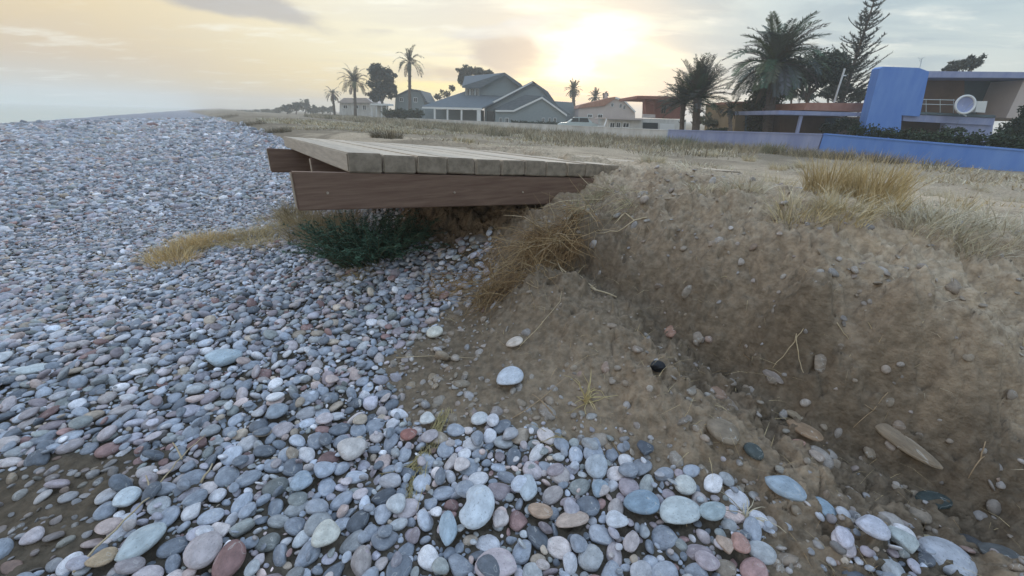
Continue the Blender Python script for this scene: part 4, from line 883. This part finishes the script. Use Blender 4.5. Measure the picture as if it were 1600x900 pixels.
def palm(px, Y, crown, R_, label, n=44, tr=.2, lw=.035, kl=24, seed=1, c1=(.05, .07, .05), c2=(.10, .13, .085), up=(-.35, 1.35), droop=1.1, basepx=None, skirt=0, sides=None, name='palm_tree', group=None):
    rg = np.random.default_rng(seed); c = atY(crown[0], crown[1], Y); base = PZ(basepx if basepx is not None else px, Y, GZ); root = empty(name, base, label, 'palm', group)
    mb = MB(); q = [base-EZ*.2, base.lerp(c, .35)+Vector((.06, 0, 0)), base.lerp(c, .7), c+EZ*.05]; mb.tube(q, [tr*1.2, tr, tr*.92, tr*1.05], 9)
    for k in range(26):                         # stubs of cut leaf bases
        u = rg.uniform(.35, 1); p = base.lerp(c, u); a = rg.uniform(0, 6.28); d = Vector((math.cos(a), math.sin(a), .8)); mb.tube([p+d*tr*.7, p+d*tr*1.5], [tr*.22, tr*.1], 4)
    sub(mb, 'trunk', M['bark'], root)
    mb = MB()
    for i in range(n):
        a = i*2.39996 + rg.normal()*.15; u = (i+.5)/n; e = up[0] + (up[1]-up[0])*(u**.9) + rg.normal()*.08; L = R_*rg.uniform(.85, 1.1)*(1.0 if e > 0 else .9)
        d = Vector((math.cos(a)*math.cos(e), math.sin(a)*math.cos(e), math.sin(e))); pts = [c.copy()]; K = 9
        for k in range(K): d = (d - EZ*droop*(.045+.022*k)*(1.25-max(0, math.sin(e))*.5)).normalized(); pts.append(pts[-1]+d*L/K)
        g = rg.uniform(.8, 1.2); cc = [(c1[j]+(c2[j]-c1[j])*rg.random())*g for j in range(3)]; mb.tube(pts, [.03*R_/3*(1-.85*k/K)+.004 for k in range(K+1)], 3, cc)
        vs, fs = [], []
        for k in range(kl):
            v = .12 + .88*(k+rg.random()*.5)/kl; f_ = v*K; i_ = min(int(f_), K-1); p = pts[i_].lerp(pts[i_+1], f_-i_); t = (pts[i_+1]-pts[i_]).normalized(); s = t.cross(EZ)
            s = s.normalized() if s.length > .05 else Vector((math.sin(a), -math.cos(a), 0)); upv = s.cross(t).normalized(); ll = L*.19*math.sin(math.pi*min(1, .12+v*.83))**.6
            for sg in (-1, 1):
                dr = (s*sg*.8 + t*.62 + upv*rg.uniform(.0, .35)).normalized(); tip = p + dr*ll - EZ*ll*.22*rg.random(); m_ = p.lerp(tip, .4); ww = t*lw*.5; b0 = len(vs)
                vs += [tuple(p-ww*.5), tuple(m_-ww), tuple(tip), tuple(m_+ww)]; fs.append((b0, b0+1, b0+2, b0+3))
        mb.add(vs, fs, cc)
    sub(mb, 'crown', M['leaf_a'], root)
    if skirt:
        mb = MB()
        for k in range(skirt):
            a = rg.uniform(0, 6.28); p = c + EZ*rg.uniform(-.6, 0); d = Vector((math.cos(a), math.sin(a), -.5)); L = R_*rg.uniform(.3, .65); pts = [p]
            for j in range(5): d = (d-EZ*.8).normalized(); pts.append(pts[-1]+d*L/5)
            mb.tube(pts, [.02, .03, .035, .03, .02, .01], 3, (.13*rg.uniform(.7, 1.2), .10, .06))
        sub(mb, 'dead_fronds', M['leaf_a'], root)
    return root
# blue house
YB = 24.0
bh = empty('blue_house', PZ(1440, YB, GZ), 'bright blue two-storey villa with a tall blue pillar and a balcony, at the right', 'house')
bpart('tower_wall', [(1347,None),(1350,205),(1375,107),(1380,104),(1436,106),(1452,112),(1437,182),(1409,180),(1405,None)], YB-.9, .5, M['blue'], bh)
bpart('roof_slab', [(1447,121),(1449,111),(1640,113),(1640,122)], YB-.5, 2.2, M['lilac'], bh)
bpart('upper_wall', [(1436,177),(1449,122),(1507,123),(1507,180)], YB+1.2, 4, M['brownwall'], bh)
bpart('shutter', [(1507,181),(1507,123),(1640,124),(1640,186)], YB+1.4, 4, M['slate'], bh)
bpart('side_wall', [(1572,184),(1592,142),(1600,125),(1640,126),(1640,190)], YB-.2, 3, M['pinkwall'], bh)
bpart('balcony_floor', [(1410,177),(1411,173.5),(1556,180),(1555,184)], YB-.8, 2.4, M['slate'], bh)
bpart('balcony_wall', [(1392,211),(1410,184.5),(1411,178),(1555,184.6),(1546,None),(1476,None),(1472,189),(1412,188)], YB-.75, .25, M['lilac'], bh) if False else None
bpart('balcony_wall', [(1411,189),(1411.5,178),(1555,184.6),(1552,196)], YB-.75, .25, M['lilac'], bh)
bpart('lower_wall', [(1472,None),(1478,189.5),(1552,193),(1546,None)], YB-.65, .3, M['lilac'], bh)
bpart('ground_floor_wall', [(1403,None),(1408,186),(1478,189),(1478,None)], YB+1.0, 3, M['brownwall'], bh)
mb = MB(); 
for dz in (0, .22): mb.tube([atY(1423,155,YB-.7)-EZ*dz, atY(1492,156.5,YB-.7)-EZ*dz], .018, 5)
for px in (1425, 1447, 1469, 1490): mb.tube([atY(px,155,YB-.7), atY(px,181,YB-.7)], .012, 4)
sub(mb, 'railing', M['metal'], bh)
bpart('wing_roof', [(1262,160.5),(1255,172),(1352,175),(1356,161)], YB+.6, 5, M['terra'], bh)
bpart('wing_fascia', [(1216,179),(1217,172.5),(1353,176),(1352,182)], YB-.3, 5.5, M['lilac'], bh)
bpart('wing_wall', [(1218,None),(1220,180),(1352,183),(1346,None)], YB+2.6, 2, M['brownwall'], bh)
bpart('door', [(1288,None),(1291,184),(1312,184.6),(1309,None)], YB+2.5, .15, M['slate'], bh)
mb = MB(); mb.tube([PZ(1238,YB-.1,GZ-.1), atY(1252,180,YB-.1)], .10, 8); sub(mb, 'post', M['lilac'], bh)
sd = empty('satellite_dish', atY(1512,174,YB-1.2), 'round pale satellite dish standing on the balcony of the blue house', 'dish')
c = atY(1508,163.5,YB-1.2); ax = Vector((-.15, -1, .25)).normalized(); e1 = ax.orthogonal().normalized(); e2 = ax.cross(e1); mb = MB(); vs = []; rg_ = []
for i, (r_, dz) in enumerate(((0, .14), (.2, .11), (.36, .055), (.50, 0))): vs += [tuple(c + (e1*math.cos(k*math.pi/12)+e2*math.sin(k*math.pi/12))*r_*.82 - ax*dz) for k in range(24)]
mb.add(vs, [(i*24+k, i*24+(k+1) % 24, (i+1)*24+(k+1) % 24, (i+1)*24+k) for i in range(3) for k in range(24)]); sub(mb, 'reflector', M['lilac'], sd, True)
mb = MB(); mb.tube([c + (e1*math.cos(k*math.pi/16)+e2*math.sin(k*math.pi/16))*.43 for k in range(33)], .055, 6); sub(mb, 'rim', M['whitetrim'], sd, True)
mb = MB(); mb.tube([c-ax*.14, c-ax*.3-EZ*.2, atY(1510,182,YB-1.0)], .03, 6); mb.tube([c-ax*.1-e1*0-EZ*.45, c+ax*.45], .012, 4); sub(mb, 'bracket', M['metal'], sd)
mb = MB(); blk(mb, [(1524,175),(1527,158),(1543,158),(1539,176)], YB-1.0, .35); o = mb.build('outdoor_unit', M['whitetrim'], loc=atY(1532,176,YB-1)); tag(o, 'pale box unit on the balcony right of the satellite dish', 'box')
# hedge on the wall and dark tree at the edge
hg = empty('hedge', wallpt(1400,-22.2), 'dark green clipped hedge along the top of the blue wall', 'hedge'); mb = MB(); rgh = np.random.default_rng(4)
for k in range(70):
    p = wallpt(1336 + k*5.5, -22.1); p.z = .78 - .0*k + .28*1 - .0035*k; leafcloud(mb, [(p-EZ*.15, .35, .3, .26)], 130, .05, (.02, .035, .022), (.045, .07, .035), rgh, .5, 4)
sub(mb, 'foliage', M['leaf_a'], hg)
tree('dark_tree', 1600, 20, [(1596,205,24,26),(1582,215,20,16),(1606,185,18,18)], 'dark green rounded tree cut by the right edge beside the blue house', nleaf=3000, ls=.06, c1=(.015,.03,.018), c2=(.035,.055,.03), seed=5)
tree('shrub', 1490, 22.2, [(1478,207,8,8),(1492,203,12,4)], 'dark leafy shrub against the pale wall below the balcony', 'shrub', 700, .05, (.02,.035,.02), (.05,.07,.04), .04, seed=6)
tree('shrub', 1330, 23, [(1322,196,20,11),(1300,200,16,8)], 'dark shrub before the shaded wing of the blue house', 'shrub', 1200, .06, (.02,.03,.02), (.05,.06,.04), .04, seed=7)
tree('bare_topped_tree', 1512, 34, [(1500,103,16,9),(1525,98,14,12),(1485,108,10,5)], 'bushy tree showing above the flat roof of the blue house', nleaf=1300, ls=.10, c1=(.06,.07,.06), c2=(.12,.13,.11), seed=8)
mb = MB(); mb.tube([atY(1302,163,26), atY(1320,107,26)], .05, 6); mb.tube([atY(1316,118,26), atY(1322,118,26)], .03, 5); tag(mb.build('roof_pole', M['whitetrim'], loc=atY(1302,163,26)), 'white pole standing on the terracotta roof', 'pole')
mb = MB(); mb.tube([atY(1437,107,24), atY(1441,90,24)], .015, 5)
for dx, dz in ((-6, 93), (5, 92), (-4, 97)): mb.tube([atY(1440,dz,24), atY(1440+dx,dz-3,24)], .010, 4)
tag(mb.build('roof_aerial', M['metal'], loc=atY(1437,107,24)), 'thin aerial on top of the blue tower', 'aerial')
# stone pine, araucaria, palms
tree('stone_pine', 1262, 31, [(1240,112,34,22),(1275,108,36,24),(1300,104,22,20),(1215,122,20,18),(1255,125,34,14),(1308,112,16,18)], 'broad flat-topped dark pine behind the big palm', nleaf=3400, ls=.10, c1=(.025,.04,.03), c2=(.055,.075,.05), tr=.16, seed=9, clus=.34)
tree('ivy_tree', 1200, 29, [(1190,150,20,28),(1188,185,22,22),(1210,170,16,34)], 'ivy-covered dark mass of leaves round the foot of the big palm', nleaf=2600, ls=.09, c1=(.03,.045,.025), c2=(.09,.10,.05), seed=10, clus=.34)
for i, (px, w_, y_) in enumerate(((1235,14,146),(1262,12,150),(1292,16,148),(1318,16,140),(1340,14,152))):
    tree('background_tree', px, 38, [(px, y_, w_, 8), (px+4, y_-8, w_*.6, 6)], ['small olive tree peeping under the pine crown at its left', 'thin tree under the middle of the pine crown', 'leafy tree under the right side of the pine crown', 'leafy tree just right of the white roof pole', 'dark leafy tree touching the blue tower'][i], nleaf=650, ls=.10, c1=(.05,.06,.04), c2=(.10,.12,.08), group='trees behind the terracotta roof', seed=20+i)
YN = 33; base = PZ(1316, YN, GZ); topn = atY(1369, -8, YN); nf = empty('araucaria', base, 'tall slender araucaria with tiers of upswept branches behind the blue tower', 'tree')
mb = MB(); base.x = topn.x if abs(base.x-topn.x) < 2 else base.x; mb.tube([base, base.lerp(topn, .5), topn], [.2, .13, .03], 7); sub(mb, 'trunk', M['bark'], nf)
mb = MB(); rgn = np.random.default_rng(2); H_ = topn.z
for k in range(21):
    u = .26 + .73*(k+rgn.uniform(-.35,.35))/20; u = min(u, .99); p = base.lerp(topn, u); L = (2.9*(1-u)**.6 + .25)*rgn.uniform(.8,1.12); nb = 9 if u < .6 else 6
    for j in range(nb):
        a = j*2*math.pi/nb + k*.7 + rgn.normal()*.25; d = Vector((math.cos(a), math.sin(a), rgn.uniform(-.1,.35))); pts = [p]; LL = L*rgn.uniform(.55, 1.1)
        for q in range(5): d = (d+EZ*.13).normalized(); pts.append(pts[-1]+d*LL/5)
        mb.tube(pts, [.035, .03, .025, .02, .015, .008], 3, (.05, .05, .04))
        for q in range(int(46*LL)):
            v = rgn.uniform(.2, 1)*5; i_ = min(int(v), 4); c = pts[i_].lerp(pts[i_+1], v-i_); t = (pts[i_+1]-pts[i_]).normalized(); s = t.cross(EZ).normalized()*rgn.choice([-1, 1]); dr = (s*.8+t*.5+EZ*rgn.uniform(0, .6)).normalized(); l_ = rgn.uniform(.12, .30); g = rgn.uniform(.7, 1.3)
            mb.add([tuple(c-t*.03), tuple(c+t*.03), tuple(c+dr*l_)], [(0, 1, 2)], (.05*g, .062*g, .05*g))
sub(mb, 'branches', M['leaf_a'], nf)
palm(1196, 27, (1210,102), 2.95, 'big date palm with a wide arching crown left of the dark pine', n=86, tr=.28, lw=.07, kl=42, seed=3, up=(-.35, 1.3), droop=1.15, basepx=1196, skirt=50, c1=(.06,.085,.065), c2=(.12,.15,.11))
palm(1064, 30, (1068,164), 2.0, 'left and lower of the twin short palms before the terracotta house', n=64, tr=.16, lw=.05, kl=26, seed=4, up=(-.1, 1.4), droop=.55, basepx=1062, c1=(.035,.055,.04), c2=(.08,.10,.07))
palm(1086, 29, (1090,154), 2.5, 'right and taller of the twin short palms before the terracotta house', n=84, tr=.24, lw=.055, kl=28, seed=5, up=(-.1, 1.45), droop=.6, basepx=1084, c1=(.035,.055,.04), c2=(.08,.10,.07))
palm(1140, 25, (1141,172), .75, 'very small dark palm by the tan wall', n=24, tr=.10, lw=.05, kl=14, seed=6, up=(-.5, 1.2), droop=1.2, c1=(.025,.035,.025), c2=(.05,.06,.04))
palm(640, 72, (640,98), 2.9, 'tall slender palm with a windblown crown left of the grey house', n=20, tr=.26, lw=.16, kl=16, seed=7, up=(-.3, 1.4), droop=1.9, c1=(.06,.065,.05), c2=(.11,.11,.08))
palm(555, 78, (554,128), 3.1, 'feathery palm between the small palm and the round leafy tree', n=34, tr=.25, lw=.14, kl=18, seed=8, up=(-.4, 1.3), droop=1.3, c1=(.07,.065,.05), c2=(.13,.12,.09))
palm(523, 84, (520,147), 1.9, 'small leaning palm, leftmost of the far palms', n=22, tr=.22, lw=.14, kl=14, seed=9, up=(-.6, 1.2), droop=1.5, c1=(.06,.06,.045), c2=(.10,.10,.08))
tree('round_tree', 596, 74, [(588,112,14,12),(603,118,15,13),(592,132,16,13),(610,138,10,14),(590,148,13,10)], 'tall round leafy tree left of the slender palm', nleaf=1700, ls=.2, c1=(.05,.065,.06), c2=(.09,.11,.10), tr=.3, seed=11)
tree('background_tree', 735, 80, [(728,112,12,9),(745,112,12,7),(762,114,8,4),(722,125,6,8)], 'tree showing behind the dormer of the grey house', nleaf=1100, ls=.21, c1=(.06,.07,.06), c2=(.1,.11,.09), tr=.25, seed=12)
tree('thin_tree', 700, 84, [(694,146,9,6),(706,138,5,4),(683,151,6,4)], 'thin half-bare tree behind the porch roof of the grey house', nleaf=200, ls=.22, c1=(.10,.09,.07), c2=(.15,.13,.10), tr=.16, seed=13)
palm(897, 80, (896,140), 1.8, 'fan palm with a round crown between the grey and the white house', n=40, tr=.3, lw=.2, kl=14, seed=14, up=(-1.1, 1.4), droop=.6, c1=(.10,.09,.07), c2=(.16,.14,.11))
palm(930, 84, (930,152), 1.7, 'shorter fan palm behind the roof of the white gabled house', n=34, tr=.3, lw=.2, kl=14, seed=15, up=(-.9, 1.4), droop=.6, c1=(.09,.09,.07), c2=(.14,.14,.10))
tree('thin_tree', 946, 84, [(946,150,4,6)], 'tiny tree top right of the shorter fan palm', nleaf=120, ls=.25, c1=(.1,.1,.08), c2=(.14,.14,.11), tr=.12, seed=16)
tree('shrub', 1104, 34, [(1103,185,10,10),(1112,193,10,6)], 'olive-grey shrub right of the twin palms', 'shrub', 700, .08, (.12,.13,.08), (.2,.21,.14), .05, seed=17)
tree('shrub', 1122, 27, [(1112,204,12,3),(1130,203,8,4)], 'low dark shrub on the wall line left of the very small palm', 'shrub', 500, .05, (.03,.04,.025), (.06,.07,.04), .04, seed=18)
# far tree line
for i, (px, y_, w_, h_) in enumerate(((448,170,9,7),(462,167,8,6),(476,166,9,10),(489,171,8,6),(503,172,8,5),(515,172,8,5),(432,173,9,4),(415,174,9,3),(398,175,9,3),(380,175,9,2.5))):
    tree('far_tree', px, 120+i*6, [(px, y_, w_, h_), (px+w_*.4, y_-h_*.5, w_*.4, h_*.6)], ['grey-green tree, right one of the pair at the end of the beach', 'low tree between the pair and the square-topped tree', 'square-topped tree, tallest of the far tree line', 'low tree right of the square-topped far tree', 'flat bush-like tree left of the small leaning palm', 'bush-like tree behind the small leaning palm', 'left low tree of the far line', 'very low tree, third from the left end of the far line', 'very low tree, second from the left end of the far line', 'leftmost and lowest tree of the far line'][i], nleaf=500, ls=.3, c1=(.06,.075,.06), c2=(.10,.12,.09), tr=.2, group='trees of the far tree line', seed=40+i)
# tan house behind the small palm
th_ = empty('tan_house', PZ(1165, 32, GZ), 'low tan house half hidden by ivy and the big palm', 'house')
bpart('wall', [(1146,None),(1151,162),(1212,162),(1210,None)], 31, 5, M['tan'], th_); bpart('roof', [(1148,162),(1149,158.5),(1214,159),(1214,162)], 30.8, 5.4, M['terra'], th_); bpart('door', [(1163,None),(1165,176),(1174,176),(1173,None)], 30.95, .2, M['slate'], th_)
# terracotta house with a flat overhanging roof
YT = 42
b2 = empty('terracotta_house', PZ(1040, YT, GZ), 'red-brown house with a flat overhanging roof and open porch, left of the twin palms', 'house')
bpart('roof', [(995,154),(996,149.5),(1075,151),(1075,156.5)], YT-1.5, 7, M['brick'], b2); bpart('wall', [(1022,184),(1023,156),(1068,157),(1068,186)], YT, 4, M['brick'], b2)
for px in (1008,): bpart('column', [(px-1.5,184),(px-1,154.5),(px+2,154.6),(px+2,184)], YT-1, .4, M['brick'], b2)
bpart('porch_beam', [(1006,162),(1007,159.5),(1024,160),(1024,163)], YT-.9, .3, M['brick'], b2)
bpart('parapet', [(1004,184),(1005,178),(1024,179),(1024,184)], YT-1.1, .3, M['pinkwall'], b2); bpart('ground_floor_wall', [(1002,None),(1003,185),(1072,187),(1072,None)], YT-1.4, 6, M['white'], b2)
bpart('garage_opening', [(1004.5,201),(1005,191.5),(1028,192),(1028,201.5)], YT-1.46, .1, M['glass'], b2); bpart('garage_door', [(1031,203),(1031,193),(1054,194),(1054,204)], YT-1.46, .1, M['whitetrim'], b2); window(b2, 1034,164,1042,178, YT-.02, 'brownwall')
# low white outbuilding with dark openings
lb = empty('white_outbuilding', PZ(970, 40, GZ), 'long low white outbuilding with dark openings before the white gabled house', 'outbuilding')
bpart('wall', [(950,None),(950,186),(1003,188),(1003,None)], 40, 5, M['white'], lb); bpart('roof', [(947,186),(947,183.5),(1005,185),(1005,187.8)], 39.6, 5.8, M['pinkwall'], lb)
for x0, x1 in ((953,961),(963,970),(973,984)): window(lb, x0, 191, x1, 200, 39.98)
# white gabled house with terracotta roof
YW = 58
wh = empty('white_house', PZ(945, YW, GZ), 'white gabled house with a terracotta roof right of the grey house', 'house')
bpart('wall', [(903,None),(904,169),(944,166),(952,157),(960,152.5),(975,157),(992,174),(993,None)], YW, 8, M['pinkwall'], wh)
bpart('roof', [(903,169.5),(907,164),(952,152.5),(962,151.2),(962,154),(944,165.5)], YW-.2, 8.4, M['terra'], wh); bpart('roof_edge', [(962,151.2),(976,155.5),(994,174.5),(992,176),(975,158),(961,154)], YW-.25, 8.5, M['whitetrim'], wh)
for q in ((955,161,959,167),(968,162,972,169),(974,164,978,171),(918,178,926,184),(934,178,942,185)): window(wh, *q, YW-.02)
bpart('chimney', [(946,156),(946,146),(949,146),(949,156)], YW+3, .8, M['pinkwall'], wh)
# the large grey house: porch wing, dormer and three stepped gables
YG = 56
gh = empty('grey_house', PZ(780, YG, GZ), 'large grey shingled house with stepped gables, dormer and a white columned porch', 'house')
bpart('porch_wall', [(664,None),(664,170),(752,172),(752,None)], YG+2.2, 5, M['greywall'], gh)
mb = MB(); e0, e1_ = atY(658,166,YG-.6), atY(753,168.5,YG-.6); r0, r1_ = atY(700,150,YG+6), atY(766,140,YG+6); r0.z = atY(715,148,YG+6).z; dn = Vector((0, 0, -.18))
mb.add([tuple(p) for p in (e0, e1_, atY(800,146,YG+5), atY(726,143,YG+5), e0+dn, e1_+dn, atY(800,146,YG+5)+dn, atY(726,143,YG+5)+dn)], [(0,1,2,3),(7,6,5,4),(0,4,5,1),(1,5,6,2),(2,6,7,3),(3,7,4,0)]); sub(mb, 'porch_roof', M['greyroof'], gh)
bpart('porch_fascia', [(659,169.5),(659,166.6),(753,168.8),(753,171.8)], YG-.75, .2, M['whitetrim'], gh)
for px in (679,699,721,748): bpart('column', [(px-1.3,None),(px-1.3,170),(px+1.3,170.2),(px+1.3,None)] if px < 745 else [(px-3,None),(px-3,171),(px+3,171.3),(px+3,None)], YG-.7, .3, M['whitetrim'], gh)
bpart('upper_wall', [(750,150),(750,133.5),(788,115.5),(812,132),(816,152)], YG+4, 6, M['greywall'], gh)
bpart('dormer_wall', [(726,154),(727,135.5),(750,134.5),(750,156)], YG+3.8, 5, M['greywall'], gh)
for x0 in (728,735.5,743): window(gh, x0, 138, x0+5.5, 152, YG+3.78)
mb = MB(); q = [atY(722,134.5,YG+3.2), atY(750.5,134.5,YG+3.2), atY(788.5,113.5,YG+3.2), atY(726,119,YG+9.2)]
mb.add([tuple(p) for p in q] + [tuple(p-EZ*.22) for p in q], [(0,1,2,3),(7,6,5,4),(0,4,5,1),(1,5,6,2),(2,6,7,3),(3,7,4,0)]); sub(mb, 'dormer_roof', M['greyroof'], gh)
bpart('roof', [(788,113),(814,131),(818,136),(812,136),(788,117)], YG+3.2, 7, M['greyroof'], gh)
bpart('roof', [(753,167),(832,126.5),(838,130),(760,170)], YG+1.7, 7.5, M['greyroof'], gh); bpart('fascia', [(751,168.5),(832,127),(832,129.3),(753,171)], YG+1.5, .2, M['whitetrim'], gh)
bpart('roof', [(832,126),(856,143),(882,180),(877,180),(852,146),(832,129)], YG+1.7, 7.5, M['greyroof'], gh)
bpart('gable_wall', [(757,None),(757,168.5),(832,129.5),(853,147),(876,178),(876,None)], YG+2, 7, M['greywall'], gh)
bpart('roof', [(770,171),(820,148),(847,150),(802,173)], YG+.2, 2.2, M['greyroof'], gh)
bpart('gable_wall', [(774,None),(774,174.5),(803,174.5),(847,153.5),(884,181),(884,None)], YG-.6, 6, M['greywall'], gh)
bpart('fascia', [(774,174.5),(774,172),(802,172),(847,151),(886,179),(886,182),(847,154),(803,174.7)], YG-.9, .5, M['whitetrim'], gh)
bpart('roof', [(847,150.6),(850,149),(892,179.5),(886,180)], YG-.8, 6.5, M['greyroof'], gh)
bpart('doorway', [(760,None),(761,173.5),(772,174),(772,None)], YG+1.9, .15, M['glass'], gh)
for x0, x1 in ((780,784.5),(789,795),(847,851.5),(857,861),(865,869.5)): window(gh, x0, 184, x1, 192, YG-.63)
bpart('side_wing', [(868,None),(866,158),(895,160),(899,176),(899,None)], YG+6, 5, M['greywall'], gh)
# small blue-grey house and white cottage at the left
sh_ = empty('small_gabled_house', PZ(642, 76, GZ), 'small blue-grey gabled house behind the slender palm', 'house')
bpart('wall', [(616,None),(618,150),(640,141),(656,143),(663,160),(663,None)], 76, 8, M['greywall'], sh_); bpart('roof', [(612,152),(640,138.5),(657,141),(668,160),(664,160),(655,144),(640,142),(616,152.5)], 75.7, 8.6, M['greyroof'], sh_)
for q in ((624,152,630,159),(646,152,652,160)): window(sh_, *q, 75.98)
ct = empty('white_cottage', PZ(570, 82, GZ), 'low white cottage behind the feathery palm', 'cottage')
bpart('wall', [(530,None),(531,160),(578,160),(578,None)], 84, 7, M['white'], ct); bpart('roof', [(527,160.5),(537,153),(572,153),(582,160.5)], 83.5, 8, M['pinkwall'], ct)
for q in ((536,164,543,170),(552,164,560,170),(566,164,572,172)): window(ct, *q, 83.98)
vr = empty('white_veranda', PZ(592, 70, GZ), 'white open veranda with slim posts between cottage and slender palm', 'veranda')
bpart('roof', [(578,164.5),(579,161.5),(606,162),(607,165)], 69, 3, M['whitetrim'], vr); bpart('back_wall', [(580,None),(580,165.2),(606,165.4),(606,None)], 71.5, .3, M['white'], vr)
for px in (581, 588, 596, 604): bpart('post', [(px-.7,None),(px-.7,165),(px+.7,165),(px+.7,None)], 69.2, .2, M['whitetrim'], vr)
hg2 = empty('hedge', PZ(628, 62, GZ), 'dark green hedge in front of the small blue-grey house', 'hedge'); mb = MB()
for k in range(26): c = atY(603+k*2.1, 178+.03*k, 62); leafcloud(mb, [(c, .7, .5, .55)], 130, .16, (.03,.05,.035), (.06,.08,.055), rgh, .45, 4)
sub(mb, 'foliage', M['leaf_a'], hg2)
hg3 = empty('hedge', PZ(840, 50, GZ), 'low dark hedge under the windows of the grey house', 'hedge'); mb = MB()
for k in range(60): c = atY(798+k*2.1, 193.5+.05*k, 48); leafcloud(mb, [(c, .35, .35, .3)], 70, .1, (.03,.045,.035), (.06,.08,.055), rgh, .45, 3)
sub(mb, 'foliage', M['leaf_a'], hg3)
# parked car behind the white wall
cb = PZ(902, 44, GZ); car = empty('parked_car', cb, 'pale car parked behind the white wall right of the grey house', 'car')
def cprof(pts, w_, y0=0): mb = MB(); mb.prism([Vector((cb.x+x, cb.y-w_/2+y0, cb.z+z)) for x, z in pts], (0, w_, 0)); return mb
sub(cprof([(-2.0,.3),(-2.02,.72),(-1.75,.86),(-1.0,.93),(1.25,.95),(1.9,.82),(2.05,.6),(2.0,.3)], 1.7), 'body', M['carpaint'], car); sub(cprof([(-1.05,.94),(-.45,1.42),(.75,1.44),(1.35,.95)], 1.5), 'cabin', M['carpaint'], car)
for a, b in ((-.85, -.1), (0, .95)): sub(cprof([(a, .98), (a+.25 if a < -.5 else a, 1.36), (b-.15 if b > .5 else b, 1.36), (b+.05, .98)], 1.53), 'window', M['glass'], car)
for x in (-1.3, 1.3):
    for y in (-.8, .8): mb = MB(); mb.tube([Vector((cb.x+x, cb.y+y-.1, cb.z+.32)), Vector((cb.x+x, cb.y+y+.1, cb.z+.32))], .32, 14); wo = sub(mb, 'wheel', M['tyre'], car); mb = MB(); mb.tube([Vector((cb.x+x, cb.y+y-.115, cb.z+.32)), Vector((cb.x+x, cb.y+y+.115, cb.z+.32))], .19, 10); ro = sub(mb, 'rim', M['metal'], car); ro.parent = wo
# white chair
chb = PZ(938, 37, GZ); ch = empty('garden_chair', chb, 'white garden chair with a curved back behind the white wall', 'chair'); X0 = chb + Vector((0, 0, .3))
mb = MB(); mb.box(X0+Vector((0, 0, .45)), (.55, .5, .05)); sub(mb, 'seat', M['whitetrim'], ch)
mb = MB(); mb.prism([X0+Vector((.2+.1*math.sin(t)*1.2 + (.04 if 1 else 0), -.25, .5+.55*t/1.5)) for t in np.linspace(0, 1.5, 6)] + [X0+Vector((.26+.1*math.sin(t)*1.2, -.25, .5+.55*t/1.5)) for t in np.linspace(1.5, 0, 6)], (0, .5, 0)); sub(mb, 'backrest', M['whitetrim'], ch)
for x in (-.25, .25):
    for y in (-.22, .22): mb = MB(); mb.tube([X0+Vector((x, y, .43)), X0+Vector((x*1.1, y*1.1, -.3))], .025, 5); sub(mb, 'leg', M['whitetrim'], ch)
# ------------------------------------------------------------------ haze
mb = MB(); mb.box((-120, 330, 7.5), (1100, 1000, 22)); hz = bpy.data.materials.new('haze_air'); hz.use_nodes = True; t = hz.node_tree; t.nodes.remove(t.nodes['Principled BSDF'])
pv = t.nodes.new('ShaderNodeVolumePrincipled'); pv.inputs['Color'].default_value = (.98, .99, 1, 1); pv.inputs['Density'].default_value = .0020; pv.inputs['Anisotropy'].default_value = .35; t.links.new(pv.outputs[0], t.nodes['Material Output'].inputs['Volume'])
tag(mb.build('haze', hz), kind='stuff')
